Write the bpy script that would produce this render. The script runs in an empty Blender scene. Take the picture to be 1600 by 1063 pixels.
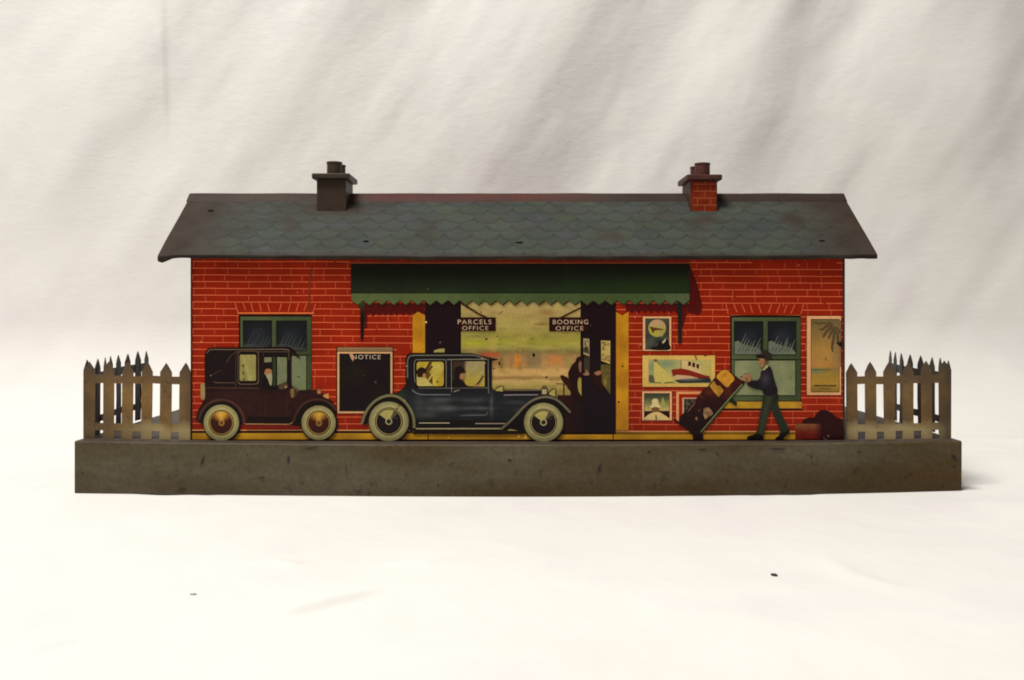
import bpy, bmesh, math, random
import numpy as np
from mathutils import Vector, noise, geometry

# ------------------------------------------------------------------ scene
sc = bpy.context.scene
C = sc.collection
U = 0.0003                      # one artwork unit in metres
random.seed(7)
CAM_Z, FOC = 288.0, 1500.0      # camera height and distance from the printed wall, in units
EPS = 0.016                     # thickness of one printed layer, in units
WALL_Y = 0.0

def lin(c):
    c = max(0.0, min(1.0, c / 255.0))
    return c / 12.92 if c <= 0.04045 else ((c + 0.055) / 1.055) ** 2.4
INK = 1.0 / 0.59                # observed brightness -> ink reflectance
def tone(rgb):                  # traced tone -> ink tone (the print is deeper and a little yellowed)
    return tuple(0.89 * v * (max(v, 1) / 150.0) ** 0.12 * f for v, f in zip(rgb, (1.0, 0.985, 0.92)))
def alb(rgb, k=INK, t=True):
    return tuple(min(0.85, lin(v) * k) for v in (tone(rgb) if t else rgb))
def mixc(a, b, t):
    t = max(0.0, min(1.0, t))
    return tuple(a[i] + (b[i] - a[i]) * t for i in range(3))
def nz(x, y, s, seed=0.0):
    return noise.noise(Vector((x / s, y / s, seed)))
def grad(stops, t):
    if t <= stops[0][0]: return stops[0][1]
    for (t0, c0), (t1, c1) in zip(stops, stops[1:]):
        if t <= t1: return mixc(c0, c1, (t - t0) / max(1e-6, t1 - t0))
    return stops[-1][1]
def blob(x, y, cx, cy, rx, ry, ang=0.0):
    dx, dy = x - cx, y - cy
    ca, sa = math.cos(ang), math.sin(ang)
    u, v = (dx * ca + dy * sa) / rx, (-dx * sa + dy * ca) / ry
    return math.exp(-(u * u + v * v))

# ------------------------------------------------------------------ materials
def new_mat(name):
    m = bpy.data.materials.new(name); m.use_nodes = True
    nt = m.node_tree
    return m, nt, nt.nodes['Principled BSDF']
def N(nt, kind, **kw):
    n = nt.nodes.new(kind)
    for k, v in kw.items():
        if k in n.inputs.keys(): n.inputs[k].default_value = v
        else: setattr(n, k, v)
    return n
def mixrgb(nt, a, b, fac, blend='MIX'):
    n = nt.nodes.new('ShaderNodeMix'); n.data_type = 'RGBA'; n.blend_type = blend
    for sock, v in ((n.inputs[0], fac), (n.inputs[6], a), (n.inputs[7], b)):
        if isinstance(v, bpy.types.NodeSocket): nt.links.new(v, sock)
        elif isinstance(v, (int, float)): sock.default_value = v
        else: sock.default_value = (*v, 1)
    return n.outputs[2]
def ramp(nt, src, p0, p1, v0=0.0, v1=1.0):
    n = nt.nodes.new('ShaderNodeMapRange')
    n.inputs['From Min'].default_value = p0; n.inputs['From Max'].default_value = p1
    n.inputs['To Min'].default_value = v0; n.inputs['To Max'].default_value = v1
    nt.links.new(src, n.inputs['Value']); return n.outputs['Result']
def noise_tex(nt, scale, detail=3.0, rough=0.55, stretch=None):
    tc = nt.nodes.new('ShaderNodeTexCoord')
    src = tc.outputs['Object']
    if stretch:
        mp = nt.nodes.new('ShaderNodeMapping'); mp.inputs['Scale'].default_value = stretch
        nt.links.new(src, mp.inputs['Vector']); src = mp.outputs['Vector']
    n = nt.nodes.new('ShaderNodeTexNoise'); n.inputs['Scale'].default_value = scale
    n.inputs['Detail'].default_value = detail; n.inputs['Roughness'].default_value = rough
    nt.links.new(src, n.inputs['Vector']); return n.outputs['Fac']
def bump(nt, bsdf, src, strength, dist):
    b = nt.nodes.new('ShaderNodeBump'); b.inputs['Strength'].default_value = strength
    b.inputs['Distance'].default_value = dist
    nt.links.new(src, b.inputs['Height']); nt.links.new(b.outputs['Normal'], bsdf.inputs['Normal'])

def litho_material(name='printed_tin', rough=.36, spec=.12):
    m, nt, b = new_mat(name)
    a = nt.nodes.new('ShaderNodeAttribute'); a.attribute_name = 'print'
    big = ramp(nt, noise_tex(nt, 45, 4), 0.3, 0.7, 0.82, 1.1)
    fine = ramp(nt, noise_tex(nt, 900, 2), 0.3, 0.7, 0.9, 1.08)
    c = mixrgb(nt, a.outputs['Color'], big, 1.0, 'MULTIPLY')
    c = mixrgb(nt, c, fine, 1.0, 'MULTIPLY')
    spots = ramp(nt, noise_tex(nt, 330, 3, 0.6), 0.70, 0.78, 0.0, 0.7)
    c = mixrgb(nt, c, (0.035, 0.016, 0.008), spots)
    nt.links.new(c, b.inputs['Base Color'])
    b.inputs['Roughness'].default_value = rough
    b.inputs['Specular IOR Level'].default_value = spec
    bump(nt, b, noise_tex(nt, 60, 3), 0.25, 0.0006)
    return m
PRINT = litho_material()
ROOF_TIN = litho_material('dull_roof_tin', .62, .14)

def tin_material(name, cols, scale=25, rough=0.45, spec=0.3, metal=0.0, stretch=None, dark=(0.012, 0.008, 0.006), lo=.35, hi=.65):
    m, nt, b = new_mat(name)
    c = mixrgb(nt, cols[0], cols[1], ramp(nt, noise_tex(nt, scale, 4, 0.6, stretch), lo, hi))
    if len(cols) > 2:
        c = mixrgb(nt, c, cols[2], ramp(nt, noise_tex(nt, scale * 0.45, 3, 0.6, stretch), 0.45, 0.62, 0.0, 0.85))
    c = mixrgb(nt, c, dark, ramp(nt, noise_tex(nt, scale * 9, 4, 0.65), 0.60, 0.74, 0.0, 0.75))
    c = mixrgb(nt, c, ramp(nt, noise_tex(nt, scale * 35, 2), 0.3, 0.7, 0.85, 1.12), 1.0, 'MULTIPLY')
    nt.links.new(c, b.inputs['Base Color'])
    b.inputs['Roughness'].default_value = rough
    b.inputs['Specular IOR Level'].default_value = spec
    b.inputs['Metallic'].default_value = metal
    bump(nt, b, noise_tex(nt, scale * 3, 4), 0.3, 0.0008)
    return m
M_BASE = tin_material('worn_base_paint', [(0.112, 0.094, 0.060), (0.058, 0.040, 0.017), (0.076, 0.043, 0.012)], 15, 0.5, 0.15, stretch=(.6, 1, 2.4), lo=.36, hi=.64)
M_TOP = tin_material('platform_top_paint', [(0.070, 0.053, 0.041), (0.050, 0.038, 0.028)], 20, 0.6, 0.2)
M_FENCE = tin_material('brassy_fence_tin', [(0.27, 0.155, 0.046), (0.165, 0.096, 0.036), (0.12, 0.076, 0.040)], 42, 0.5, 0.15)
def bare_foot(m):               # paint rubbed down to pale brass along the lower rail
    nt = m.node_tree; b = nt.nodes['Principled BSDF']
    old = b.inputs['Base Color'].links[0].from_socket
    tc = nt.nodes.new('ShaderNodeTexCoord'); sx = nt.nodes.new('ShaderNodeSeparateXYZ'); nt.links.new(tc.outputs['Object'], sx.inputs[0])
    ad = nt.nodes.new('ShaderNodeMath'); ad.operation = 'MULTIPLY_ADD'
    nt.links.new(noise_tex(nt, 60, 3), ad.inputs[0]); ad.inputs[1].default_value = -0.011; nt.links.new(sx.outputs['Z'], ad.inputs[2])
    f = ramp(nt, ad.outputs[0], 0.0235, 0.0285, 1.0, 0.0)
    f2 = ramp(nt, sx.outputs['X'], -0.19, -0.165, 0.15, 1.0)
    mu = nt.nodes.new('ShaderNodeMath'); mu.operation = 'MULTIPLY'; nt.links.new(f, mu.inputs[0]); nt.links.new(f2, mu.inputs[1])
    ab = nt.nodes.new('ShaderNodeMath'); ab.operation = 'ABSOLUTE'; nt.links.new(sx.outputs['X'], ab.inputs[0])
    a2 = nt.nodes.new('ShaderNodeMath'); a2.operation = 'MULTIPLY_ADD'; nt.links.new(noise_tex(nt, 70, 3), a2.inputs[0]); a2.inputs[1].default_value = 0.02; nt.links.new(ab.outputs[0], a2.inputs[2])
    c1 = mixrgb(nt, old, (0.43, 0.325, 0.155), mu.outputs[0])
    tips = ramp(nt, ad.outputs[0], 0.043, 0.054, 0.0, 0.85)
    c1 = mixrgb(nt, c1, (0.085, 0.060, 0.042), tips)
    nt.links.new(mixrgb(nt, c1, (0.055, 0.038, 0.024), ramp(nt, a2.outputs[0], 0.203, 0.217, 0.0, 0.85)), b.inputs['Base Color'])
bare_foot(M_FENCE)
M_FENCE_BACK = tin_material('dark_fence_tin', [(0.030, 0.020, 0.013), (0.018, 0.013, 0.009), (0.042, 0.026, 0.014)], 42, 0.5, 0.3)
M_CHIM = tin_material('browned_chimney_tin', [(0.056, 0.034, 0.020), (0.040, 0.024, 0.014)], 90, 0.5, 0.3)
M_CHIMRED = tin_material('maroon_chimney_tin', [(0.095, 0.034, 0.024), (0.062, 0.026, 0.020)], 90, 0.55, 0.2)
M_RED = tin_material('plain_red_tin', [(0.28, 0.02, 0.010), (0.2, 0.016, 0.010)], 40, 0.4, 0.3)
M_INNER = tin_material('bare_tin', [(0.026, 0.020, 0.014), (0.018, 0.014, 0.011)], 40, 0.5, 0.3)

def cloth_material():
    m, nt, b = new_mat('white_cotton')
    c = mixrgb(nt, (0.80, 0.776, 0.732), (0.762, 0.736, 0.698), ramp(nt, noise_tex(nt, 9, 3), 0.35, 0.65))
    c = mixrgb(nt, c, (0.735, 0.70, 0.705), ramp(nt, noise_tex(nt, 15, 2), 0.55, 0.7, 0.0, 0.5))
    nt.links.new(c, b.inputs['Base Color'])
    b.inputs['Roughness'].default_value = 0.9
    b.inputs['Specular IOR Level'].default_value = 0.1
    h1 = noise_tex(nt, 260, 4, 0.65, (0.45, 1, 1))
    h2 = noise_tex(nt, 1500, 2, 0.6, (0.3, 1, 1))
    ad = nt.nodes.new('ShaderNodeMath'); ad.operation = 'MULTIPLY_ADD'
    nt.links.new(h2, ad.inputs[0]); ad.inputs[1].default_value = 0.35; nt.links.new(h1, ad.inputs[2])
    bump(nt, b, ad.outputs[0], 0.33, 0.0008)
    return m
M_CLOTH = cloth_material()
m, nt, b = new_mat('dark_crumb'); b.inputs['Base Color'].default_value = (0.02, 0.018, 0.014, 1); b.inputs['Roughness'].default_value = 0.7
M_CRUMB = m
m, nt, b = new_mat('grey_lint'); b.inputs['Base Color'].default_value = (0.42, 0.40, 0.385, 1); b.inputs['Roughness'].default_value = 0.9
M_LINT = m

# ------------------------------------------------------------------ object helpers
def link(name, me, parent=None, label=None):
    o = bpy.data.objects.new(name, me); C.objects.link(o)
    if parent is not None: o.parent = parent
    if label: o['label'] = label
    return o
def from_bm(name, bm, mats, parent=None, label=None, smooth=False):
    me = bpy.data.meshes.new(name)
    bmesh.ops.recalc_face_normals(bm, faces=bm.faces[:])
    bm.to_mesh(me); bm.free()
    for mm in (mats if isinstance(mats, (list, tuple)) else [mats]): me.materials.append(mm)
    if smooth:
        me.polygons.foreach_set('use_smooth', [True] * len(me.polygons))
    return link(name, me, parent, label)
def W(x, y, z):                 # units -> metres
    return Vector((x * U, y * U, z * U))
def box(bm, x0, x1, y0, y1, z0, z1, mi=0):
    vs = [bm.verts.new(W(x, y, z)) for x in (x0, x1) for y in (y0, y1) for z in (z0, z1)]
    for f in ((0, 1, 3, 2), (4, 6, 7, 5), (0, 4, 5, 1), (2, 3, 7, 6), (0, 2, 6, 4), (1, 5, 7, 3)):
        fc = bm.faces.new([vs[i] for i in f]); fc.material_index = mi
    return vs
def bevel_all(bm, w, seg=2):
    bmesh.ops.bevel(bm, geom=bm.edges[:], offset=w * U, segments=seg, affect='EDGES', profile=0.6)

# ------------------------------------------------------------------ printed artwork (lithographed sheets)
def Z(ox, oy, s):               # a magnified tracing -> artwork coordinates
    return lambda pts: [(ox + x / s, oy + y / s) for x, y in pts]
def smooth(pts, closed=True, n=5):
    out, L = [], len(pts)
    rng = range(L if closed else L - 1)
    for i in rng:
        g = (lambda k: pts[k % L]) if closed else (lambda k: pts[max(0, min(L - 1, k))])
        p0, p1, p2, p3 = g(i - 1), g(i), g(i + 1), g(i + 2)
        for k in range(n):
            t = k / n
            out.append(tuple(0.5 * (2 * p1[j] + (p2[j] - p0[j]) * t + (2 * p0[j] - 5 * p1[j] + 4 * p2[j] - p3[j]) * t * t
                       + (-p0[j] + 3 * p1[j] - 3 * p2[j] + p3[j]) * t ** 3) for j in (0, 1)))
    if not closed: out.append(pts[-1])
    return out
def ell(cx, cy, rx, ry=None, n=40, a0=0, a1=360):
    ry = rx if ry is None else ry
    full = abs(a1 - a0) >= 360
    return [(cx + rx * math.cos(math.radians(a0 + (a1 - a0) * i / n)), cy + ry * math.sin(math.radians(a0 + (a1 - a0) * i / n)))
            for i in range(n if full else n + 1)]
def rect(x0, y0, x1, y1): return [(x0, y0), (x1, y0), (x1, y1), (x0, y1)]
def rrect(x0, y0, x1, y1, r):
    out = []
    for cx, cy, a in ((x1 - r, y0 + r, -90), (x1 - r, y1 - r, 0), (x0 + r, y1 - r, 90), (x0 + r, y0 + r, 180)):
        out += ell(cx, cy, r, r, 5, a, a + 90)
    return out
def dense(pts, step):
    out = []
    for i, p in enumerate(pts):
        q = pts[(i + 1) % len(pts)]
        k = max(1, int(math.dist(p, q) / step))
        out += [(p[0] + (q[0] - p[0]) * j / k, p[1] + (q[1] - p[1]) * j / k) for j in range(k)]
    return out
def flat_map(x, y, d):          # artwork on the front wall
    return W(x - 800, WALL_Y - d, 768 - y)

class Art:
    """One printed piece: flat shapes laid over each other like layers of ink."""
    def __init__(self, layer=0, mapping=flat_map):
        self.v, self.f, self.c = [], [], []
        self.layer, self.map = layer, mapping
    def _put(self, pts, faces, cols, bumpup=True):
        if bumpup: self.layer += 1
        b = len(self.v)
        for (x, y), c in zip(pts, cols):
            self.v.append(self.map(x, y, self.layer * EPS)); self.c.append(alb(c))
        self.f += [[b + i for i in f] for f in faces]
    def poly(self, pts, col, up=True):
        self._put(pts, [list(range(len(pts)))], [col] * len(pts), up)
    def polys(self, list_, col):
        self.layer += 1
        for p in list_: self.poly(p, col, False)
    def stroke(self, pts, w, col, closed=False, up=True, taper=None):
        n = len(pts); L, R = [], []
        for i in range(n):
            if closed: a, b = pts[i - 1], pts[(i + 1) % n]
            else: a, b = pts[max(0, i - 1)], pts[min(n - 1, i + 1)]
            dx, dy = b[0] - a[0], b[1] - a[1]; l = math.hypot(dx, dy) or 1
            ww = w * (taper(i / max(1, n - 1)) if taper else 1) / 2
            L.append((pts[i][0] - dy / l * ww, pts[i][1] + dx / l * ww)); R.append((pts[i][0] + dy / l * ww, pts[i][1] - dx / l * ww))
        fs = [[i, i + 1, n + i + 1, n + i] for i in range(n - 1)]
        if closed: fs.append([n - 1, 0, n, 2 * n - 1])
        self._put(L + R, fs, [col] * (2 * n), True)    # crossing strokes never share a plane
    def paint(self, pts, fn, step=2.0):
        b = dense(pts, step)
        xs, ys = [p[0] for p in b], [p[1] for p in b]
        inner = []
        y = min(ys) + step * 0.5
        while y < max(ys):
            x = min(xs) + step * 0.5
            while x < max(xs):
                inner.append((x + 0.013 * math.sin(y * 7), y)); x += step
            y += step
        vs, es, fs, *_ = geometry.delaunay_2d_cdt([Vector(p) for p in b + inner], [], [list(range(len(b)))], 1, 1e-5)
        pts2 = [(p.x, p.y) for p in vs]
        self._put(pts2, [list(f) for f in fs], [fn(*p) for p in pts2])
    def grid(self, x0, y0, x1, y1, step, fn):
        nx, ny = max(1, round((x1 - x0) / step)), max(1, round((y1 - y0) / step))
        pts = [(x0 + (x1 - x0) * i / nx, y0 + (y1 - y0) * j / ny) for j in range(ny + 1) for i in range(nx + 1)]
        fs = [[j * (nx + 1) + i, j * (nx + 1) + i + 1, (j + 1) * (nx + 1) + i + 1, (j + 1) * (nx + 1) + i] for j in range(ny) for i in range(nx)]
        self._put(pts, fs, [fn(*p) for p in pts])
    def text(self, s, x0, x1, y0, y1, col, weight=0.012):
        cu = bpy.data.curves.new('lettering', 'FONT'); cu.body = s; cu.offset = weight; cu.space_character = 1.22
        o = bpy.data.objects.new('lettering', cu); C.objects.link(o)
        dg = bpy.context.evaluated_depsgraph_get(); dg.update()
        me = bpy.data.meshes.new_from_object(o.evaluated_get(dg))
        P = [(v.co.x, v.co.y) for v in me.vertices]
        ax, bx = min(p[0] for p in P), max(p[0] for p in P); ay, by = min(p[1] for p in P), max(p[1] for p in P)
        pts = [(x0 + (x - ax) / (bx - ax) * (x1 - x0), y1 - (y - ay) / (by - ay) * (y1 - y0)) for x, y in P]
        self._put(pts, [list(p.vertices) for p in me.polygons], [col] * len(pts))
        bpy.data.objects.remove(o); bpy.data.curves.remove(cu); bpy.data.meshes.remove(me)
    def build(self, name, parent, label=None, mat=None):
        me = bpy.data.meshes.new(name)
        me.from_pydata(self.v, [], self.f)
        at = me.color_attributes.new('print', 'FLOAT_COLOR', 'POINT')
        at.data.foreach_set('color', np.array([(*c, 1.0) for c in self.c], dtype=np.float32).ravel())
        me.materials.append(mat or PRINT)
        me.update()
        # every printed face looks out of the wall
        bm = bmesh.new(); bm.from_mesh(me)
        if self.map is flat_map:
            flip = [f for f in bm.faces if f.normal.y > 0]
            if flip: bmesh.ops.reverse_faces(bm, faces=flip)
        bm.to_mesh(me); bm.free()
        return link(name, me, parent, label)

# ================================================================== the toy station
st = bpy.data.objects.new('toy_station', None); C.objects.link(st)
st['label'] = 'tinplate toy railway station with printed red brick front, slate roof and brown base'
st['category'] = 'toy building'

# ---- base: a long low box whose front bows slightly towards the camera
def make_base():
    bm = bmesh.new()
    n, x0, x1 = 72, -672.0, 691.0
    r = 3.0
    prof = []      # (y, z, front weight)
    top = 79.0
    for a in range(0, 91, 18):
        prof.append((-25 + r - r * math.cos(math.radians(90 - a)) if False else -25 + r - r * math.sin(math.radians(90 - a)), top - r + r * math.sin(math.radians(a)), 1))
    prof = [(-24.2, 0.0, 1), (-25, 1.2, 1), (-25, 38, 1), (-25, top - r, 1)] + prof[1:] + [(60, top, .6), (250, top, .2), (556, top, 0), (560, top - 4, 0), (560, 0, 0)]
    rows = []
    for i in range(n + 1):
        t = i / n; x = x0 + (x1 - x0) * t; s = 4 * t * (1 - t)
        if i == 0: xx = x
        row = []
        for (y, z, w) in prof:
            lift = (3.0 * (1 - t) + 7.0 * t) * (1 - s) if z < 40 else 4.0 * (1 - s)
            row.append(bm.verts.new(W(x + 0.5 * nz(z, y, 30, 3.1), y - 12 * s * w + 0.7 * nz(x, z, 60, 2.0) * w, z + lift + 0.5 * nz(x, 0, 45, 1.0) * (1 if z > 60 or z < 2 else 0))))
        rows.append(row)
    for a, b2 in zip(rows, rows[1:]):
        for j in range(len(prof) - 1):
            f = bm.faces.new((a[j], a[j + 1], b2[j + 1], b2[j]))
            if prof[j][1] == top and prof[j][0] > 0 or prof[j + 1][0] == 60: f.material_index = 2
    bm.faces.new(rows[0]); bm.faces.new(rows[-1])
    # scratches and dents in the paint, each a sliver of dark bare tin
    def scratch(px, py, qx, qy, w):
        M = 1.0253
        P = lambda x, y: (800 + (x - 800) / M, 481 + (y - 481) / M)
        (ax, ay), (bx, by) = P(px, py), P(qx, qy)
        dx, dy = bx - ax, by - ay; l = math.hypot(dx, dy); nx, ny = -dy / l * w / 2, dx / l * w / 2
        pts = [(ax, ay), ((ax * .6 + bx * .4) + nx, (ay * .6 + by * .4) + ny), (bx, by), ((ax * .5 + bx * .5) - nx, (ay * .5 + by * .5) - ny)]
        vs = []
        for x, y in pts:
            X = x - 800; t = (X - x0) / (x1 - x0); s = 4 * t * (1 - t)
            vs.append(bm.verts.new(W(X, -25 - 12 * s - 1.0, CAM_Z + 481 - y)))
        f = bm.faces.new(vs); f.material_index = 1
    for s_ in ((318, 712, 311, 730, 2.6), (386, 709, 385, 716, 1.2), (451, 712, 449, 727, 3.2), (540, 722, 541, 747, 0.8), (793, 718, 800, 721, 3),
               (497, 700, 470, 702, 1.6), (940, 724, 932, 742, 3.2), (1018, 704, 1010, 709, 2), (1090, 703, 1108, 703, 2.2), (1119, 706, 1124, 714, 1.5),
               (1200, 702, 1232, 703, 2), (1268, 711, 1270, 718, 2.2), (1341, 706, 1350, 709, 1.6), (1492, 712, 1500, 722, 5), (1494, 728, 1498, 735, 3),
               (700, 728, 712, 722, 1.2), (850, 733, 840, 740, 1), (1004, 740, 998, 746, 1), (1380, 718, 1384, 726, 1), (640, 716, 634, 721, 1)):
        scratch(*s_[:4], s_[4] * 1.35)
    for _ in range(60):
        x = random.uniform(125, 1495); y = random.uniform(700, 768); a = random.uniform(0, 6.28); l = random.uniform(1.0, 4)
        scratch(x, y, x + l * math.cos(a), y + l * math.sin(a) * .6, random.uniform(.5, 1.4))
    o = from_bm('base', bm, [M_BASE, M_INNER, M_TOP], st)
    for p in o.data.polygons: p.use_smooth = p.material_index != 1 and len(p.vertices) == 4
    md = o.modifiers.new('edge', 'EDGE_SPLIT'); md.split_angle = math.radians(50)
    return o
make_base()

# ---- front wall: printed brickwork
BR = (135, 33, 5)
def brick_fn(x, y):
    c = mixc(BR, (120, 30, 5), max(0, nz(x, y, 70, 4)) * 1.1)
    c = mixc(c, (156, 42, 12), max(0, nz(x, y, 50, 9)) * .7)
    c = mixc(c, (80, 30, 20), 0.55 * max(0, 1 - (x - 298) / 9) + 0.6 * max(0, 1 - (1320 - x) / 9))
    return c
wall = Art(0)
wall.grid(298, 391.5, 1320, 690.5, 6, brick_fn)
MORT = (200, 104, 72)
hl, vl = [], []
for k in range(0, 28):
    yb = 671.5 - 10.55 * k
    if yb < 393: break
    x = 301.0
    pts_ = []
    while x < 1317:
        seg = min(random.uniform(60, 190), 1317 - x)
        yy = lambda q: yb + 2.2 * (q - 300) / 1020 + 0.5 * nz(q, yb, 60, 5)
        if random.random() > .03:
            m_ = max(2, int(seg / 15))
            up = [(x + seg * i / m_, yy(x + seg * i / m_) - .56) for i in range(m_ + 1)]
            dn = [(x + seg * i / m_, yy(x + seg * i / m_) + .56) for i in range(m_, -1, -1)]
            hl.append(up + dn)
        x += seg + random.choice((0, 0, 0, random.uniform(1, 4)))
    x = 301 + (17 if k % 2 else 2) + random.uniform(-3, 3)
    while x < 1315:
        if random.random() > .1:
            o_ = 2.2 * (x - 300) / 1020
            w_ = random.uniform(.4, .6)
            vl.append(rect(x - w_, max(392, yb + o_ - 10.3), x + w_ + random.uniform(-.2, .2), yb + o_ - random.choice((.3, .3, 2.5))))
        x += random.choice((33, 34, 35, 33.5, 17.5)) + random.uniform(-1.5, 1.5)
wall.polys(hl, MORT)
wall.polys(vl, (172, 82, 58))
# soldier arches over the windows
def arch(x0, x1, yt, yb, fans):
    wall.poly([(x0 - 5, yt), (x1 + 5, yt), (x1, yb), (x0, yb)], (135, 33, 5))
    for a, b2 in fans: wall.stroke([a, b2], 1.1, (196, 98, 70))
zl, zr = Z(360, 460, 7.59), Z(1130, 460, 5.907)
arch(371, 490, 472.3, 489, [zl(p) for p in (((55, 95), (90, 215)), ((150, 95), (182, 185)), ((242, 95), (270, 200)), ((345, 100), (366, 195)), ((440, 100), (465, 195)),
     ((605, 105), (580, 195)), ((710, 102), (685, 198)), ((808, 100), (780, 195)), ((905, 100), (872, 190)), ((1010, 110), (975, 215)))])
arch(1141, 1252, 473.6, 491.5, [zr(p) for p in (((25, 85), (45, 175)), ((98, 85), (127, 160)), ((170, 85), (202, 160)), ((247, 85), (270, 165)), ((322, 85), (352, 165)),
     ((445, 88), (418, 165)), ((522, 88), (492, 165)), ((590, 90), (560, 165)), ((660, 90), (625, 170)), ((742, 85), (716, 180)))])
wall.stroke(smooth([(488, 416), (484, 440), (483.5, 465), (482.5, 486)], False), 2.6, (104, 52, 34))
# dark corner lines
wall.poly(rect(298, 391.5, 300.2, 690), (22, 8, 6)); wall.poly(rect(1316.8, 391.5, 1320, 690), (58, 44, 34), False)
# printed shade the awning throws on the bricks
sh = [(570, 474), (663, 474), (663, 487)]
x = 663
while x > 572:
    sh += [(x, 488), (x - 4.7, 492.5), (x - 9.4, 488)]; x -= 9.4
wall.poly(sh, (74, 15, 12))
sh = [(1095, 474), (978, 474), (978, 488)]
x = 978
while x < 1088:
    sh += [(x, 488), (x + 5, 484), (x + 10, 489)]; x += 10
wall.poly(sh, (76, 14, 14))
wall.poly([(1077, 413), (1080, 419), (1087, 438), (1092.5, 455), (1097, 476), (1096, 486), (1090, 492), (1085, 489), (1077, 489)], (78, 15, 13))
wall.poly(rect(570, 474, 573.5, 512), (80, 18, 12)); wall.poly([(1065, 474), (1076, 474), (1070, 500), (1065, 515)], (84, 18, 13), False)
# paving strip printed along the foot of the wall
kerb = Art(12)
def foot(y, x): return y + 2.0 * max(0, min(1, (x - 500) / 500))
def band(y0, y1, x0, x1, col, up=True):
    n = 30; xs = [x0 + (x1 - x0) * i / n for i in range(n + 1)]
    kerb.poly([(q, foot(y0, q)) for q in xs] + [(q, foot(y1, q)) for q in reversed(xs)], col, up)
band(670.6, 672.2, 300, 1317, (214, 154, 104))
band(672.2, 675, 300, 1317, (44, 14, 8), False)
kerb.grid(300, 675.4, 1317, 686.4, 5.5, lambda x, y: mixc((196, 150, 40), (164, 122, 36), .5 + nz(x, y, 40, 8)))
band(674.4, 675.9, 300, 1317, (52, 20, 8))
kerb.poly(rect(300, 685.8, 1317, 690.4), (38, 9, 6))
for jx in (669, 958): kerb.poly(rect(jx - .8, 675.5, jx + .8, 686), (52, 26, 12), False)
kerb.build('kerb', st)

# ---- other walls of the shell
bm = bmesh.new(); box(bm, -502, -499.2, 1.2, 284, 78.5, 372); side_l = from_bm('side_wall', bm, M_RED, st)
bm = bmesh.new(); box(bm, 517.2, 520, 1.2, 284, 78.5, 372); from_bm('side_wall', bm, M_RED, st)
bm = bmesh.new(); box(bm, -502, 520, 284.3, 287, 78.5, 372); from_bm('back_wall', bm, M_RED, st)
bm = bmesh.new(); box(bm, -502, 520, 0.4, 1.1, 78.5, 376.4); from_bm('backing_sheet', bm, M_INNER, st)
for gx in (-502, 517.2):
    bm = bmesh.new()
    vs = [bm.verts.new(W(gx + dx, y, z)) for dx in (0, 2.8) for (y, z) in ((1.2, 372.2), (284, 372.2), (142, 472))]
    bm.faces.new(vs[:3]); bm.faces.new(vs[3:])
    for i in range(3): bm.faces.new((vs[i], vs[(i + 1) % 3], vs[(i + 1) % 3 + 3], vs[i + 3]))
    from_bm('gable', bm, M_RED, st)

# ---- windows
GRN, GRND = (74, 92, 58), (20, 24, 14)
def window(x0, x1, y0, y1, panes, rail, lower, base_layer, dull):
    w = Art(base_layer)
    w.poly(rect(x0, y0, x1, y1), (26, 14, 8))
    w.paint(rect(x0 + 2.6, y0 + 3.2, x1 - .8, y1), lambda x, y: mixc((82, 92, 64), (62, 72, 48), (x - x0) / (x1 - x0) + .3 * nz(x, y, 9, 2)), 6)
    w.poly(rect(x0 + 1.5, rail[1], x1, rail[1] + 1.3), (18, 26, 12))
    o = w.build('window', st)
    g = Art(base_layer + 6)
    for (a, b2, c, d) in panes:
        g.poly(rect(a - .7, b2 - .7, c + .7, d + .7), (16, 20, 12))
        def pane(x, y):
            t = (y - b2) / (d - b2)
            base = mixc(mixc((24, 25, 30), (40, 44, 54), blob(x, y, (a + c) / 2, (b2 + d) / 2, 18, 16)), (22, 28, 22), .5 * max(0, .3 - t) / .3)
            return mixc(base, (70, 74, 74), max(0, t - .6) * (.9 if dull else 1.4))
        g.paint(rect(a, b2, c, d), pane, 2.0)
        LIT = (62, 66, 68) if dull else (102, 108, 98)
        yv = d - (d - b2) * (.16 if dull else .27)
        n_ = 7
        g.poly([(a + .6, d - .6), (a + .6, yv - (6 if not dull else 1)), (a + 6, yv - (8 if not dull else 2)), (a + 12, yv - 3), (c - 6, yv + 4), (c - .6, d - 3), (c - .6, d - .6)], LIT)
        for i in range(n_):         # brushed slanting reflections
            bx = a + 2.5 + i * (c - a - 8) / n_ + random.uniform(-.6, .6)
            ln = (d - b2) * (random.uniform(.34, .62) - .03 * i); by = d - .8 - random.uniform(0, 3) - (yv < d - 8) * 2
            tx = min(c - 1, bx + ln * .55)
            w_ = random.uniform(1.2, 2.4)
            g.poly([(bx, by), (min(c - .6, bx + w_ * 1.6), by), (tx + .3, by - ln), (tx - .2, by - ln)], LIT)
            if i and not dull: g.poly([(bx - 2.4, by - 1), (bx - .9, by - 1.5), (tx - 3.4, by - ln * .8)], (34, 40, 46))
    a, b2, c, d = lower
    g.poly(rect(a - .9, b2 - .9, c + .9, d + .9), (18, 26, 14))
    g.paint(rect(a, b2, c, d), lambda x, y: mixc((134, 138, 108) if not dull else (112, 120, 96), (108, 116, 88), .5 + .9 * nz(x, y, 22, 3)), 3)
    for _ in range(4):
        q = (random.uniform(a + 8, c - 8), random.uniform(b2 + 6, d - 6)); g.poly(ell(*q, 2.4, .8, 8), (92, 94, 66), False)
    g.build('glass', o)
    return o
wl = window(373.2, 487.4, 490.8, 640, [(380, 500.4, 424.5, 546.6), (432, 500.8, 478.8, 547)], (548, 553.2), (380, 555.4, 478.4, 632), 8, True)
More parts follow.
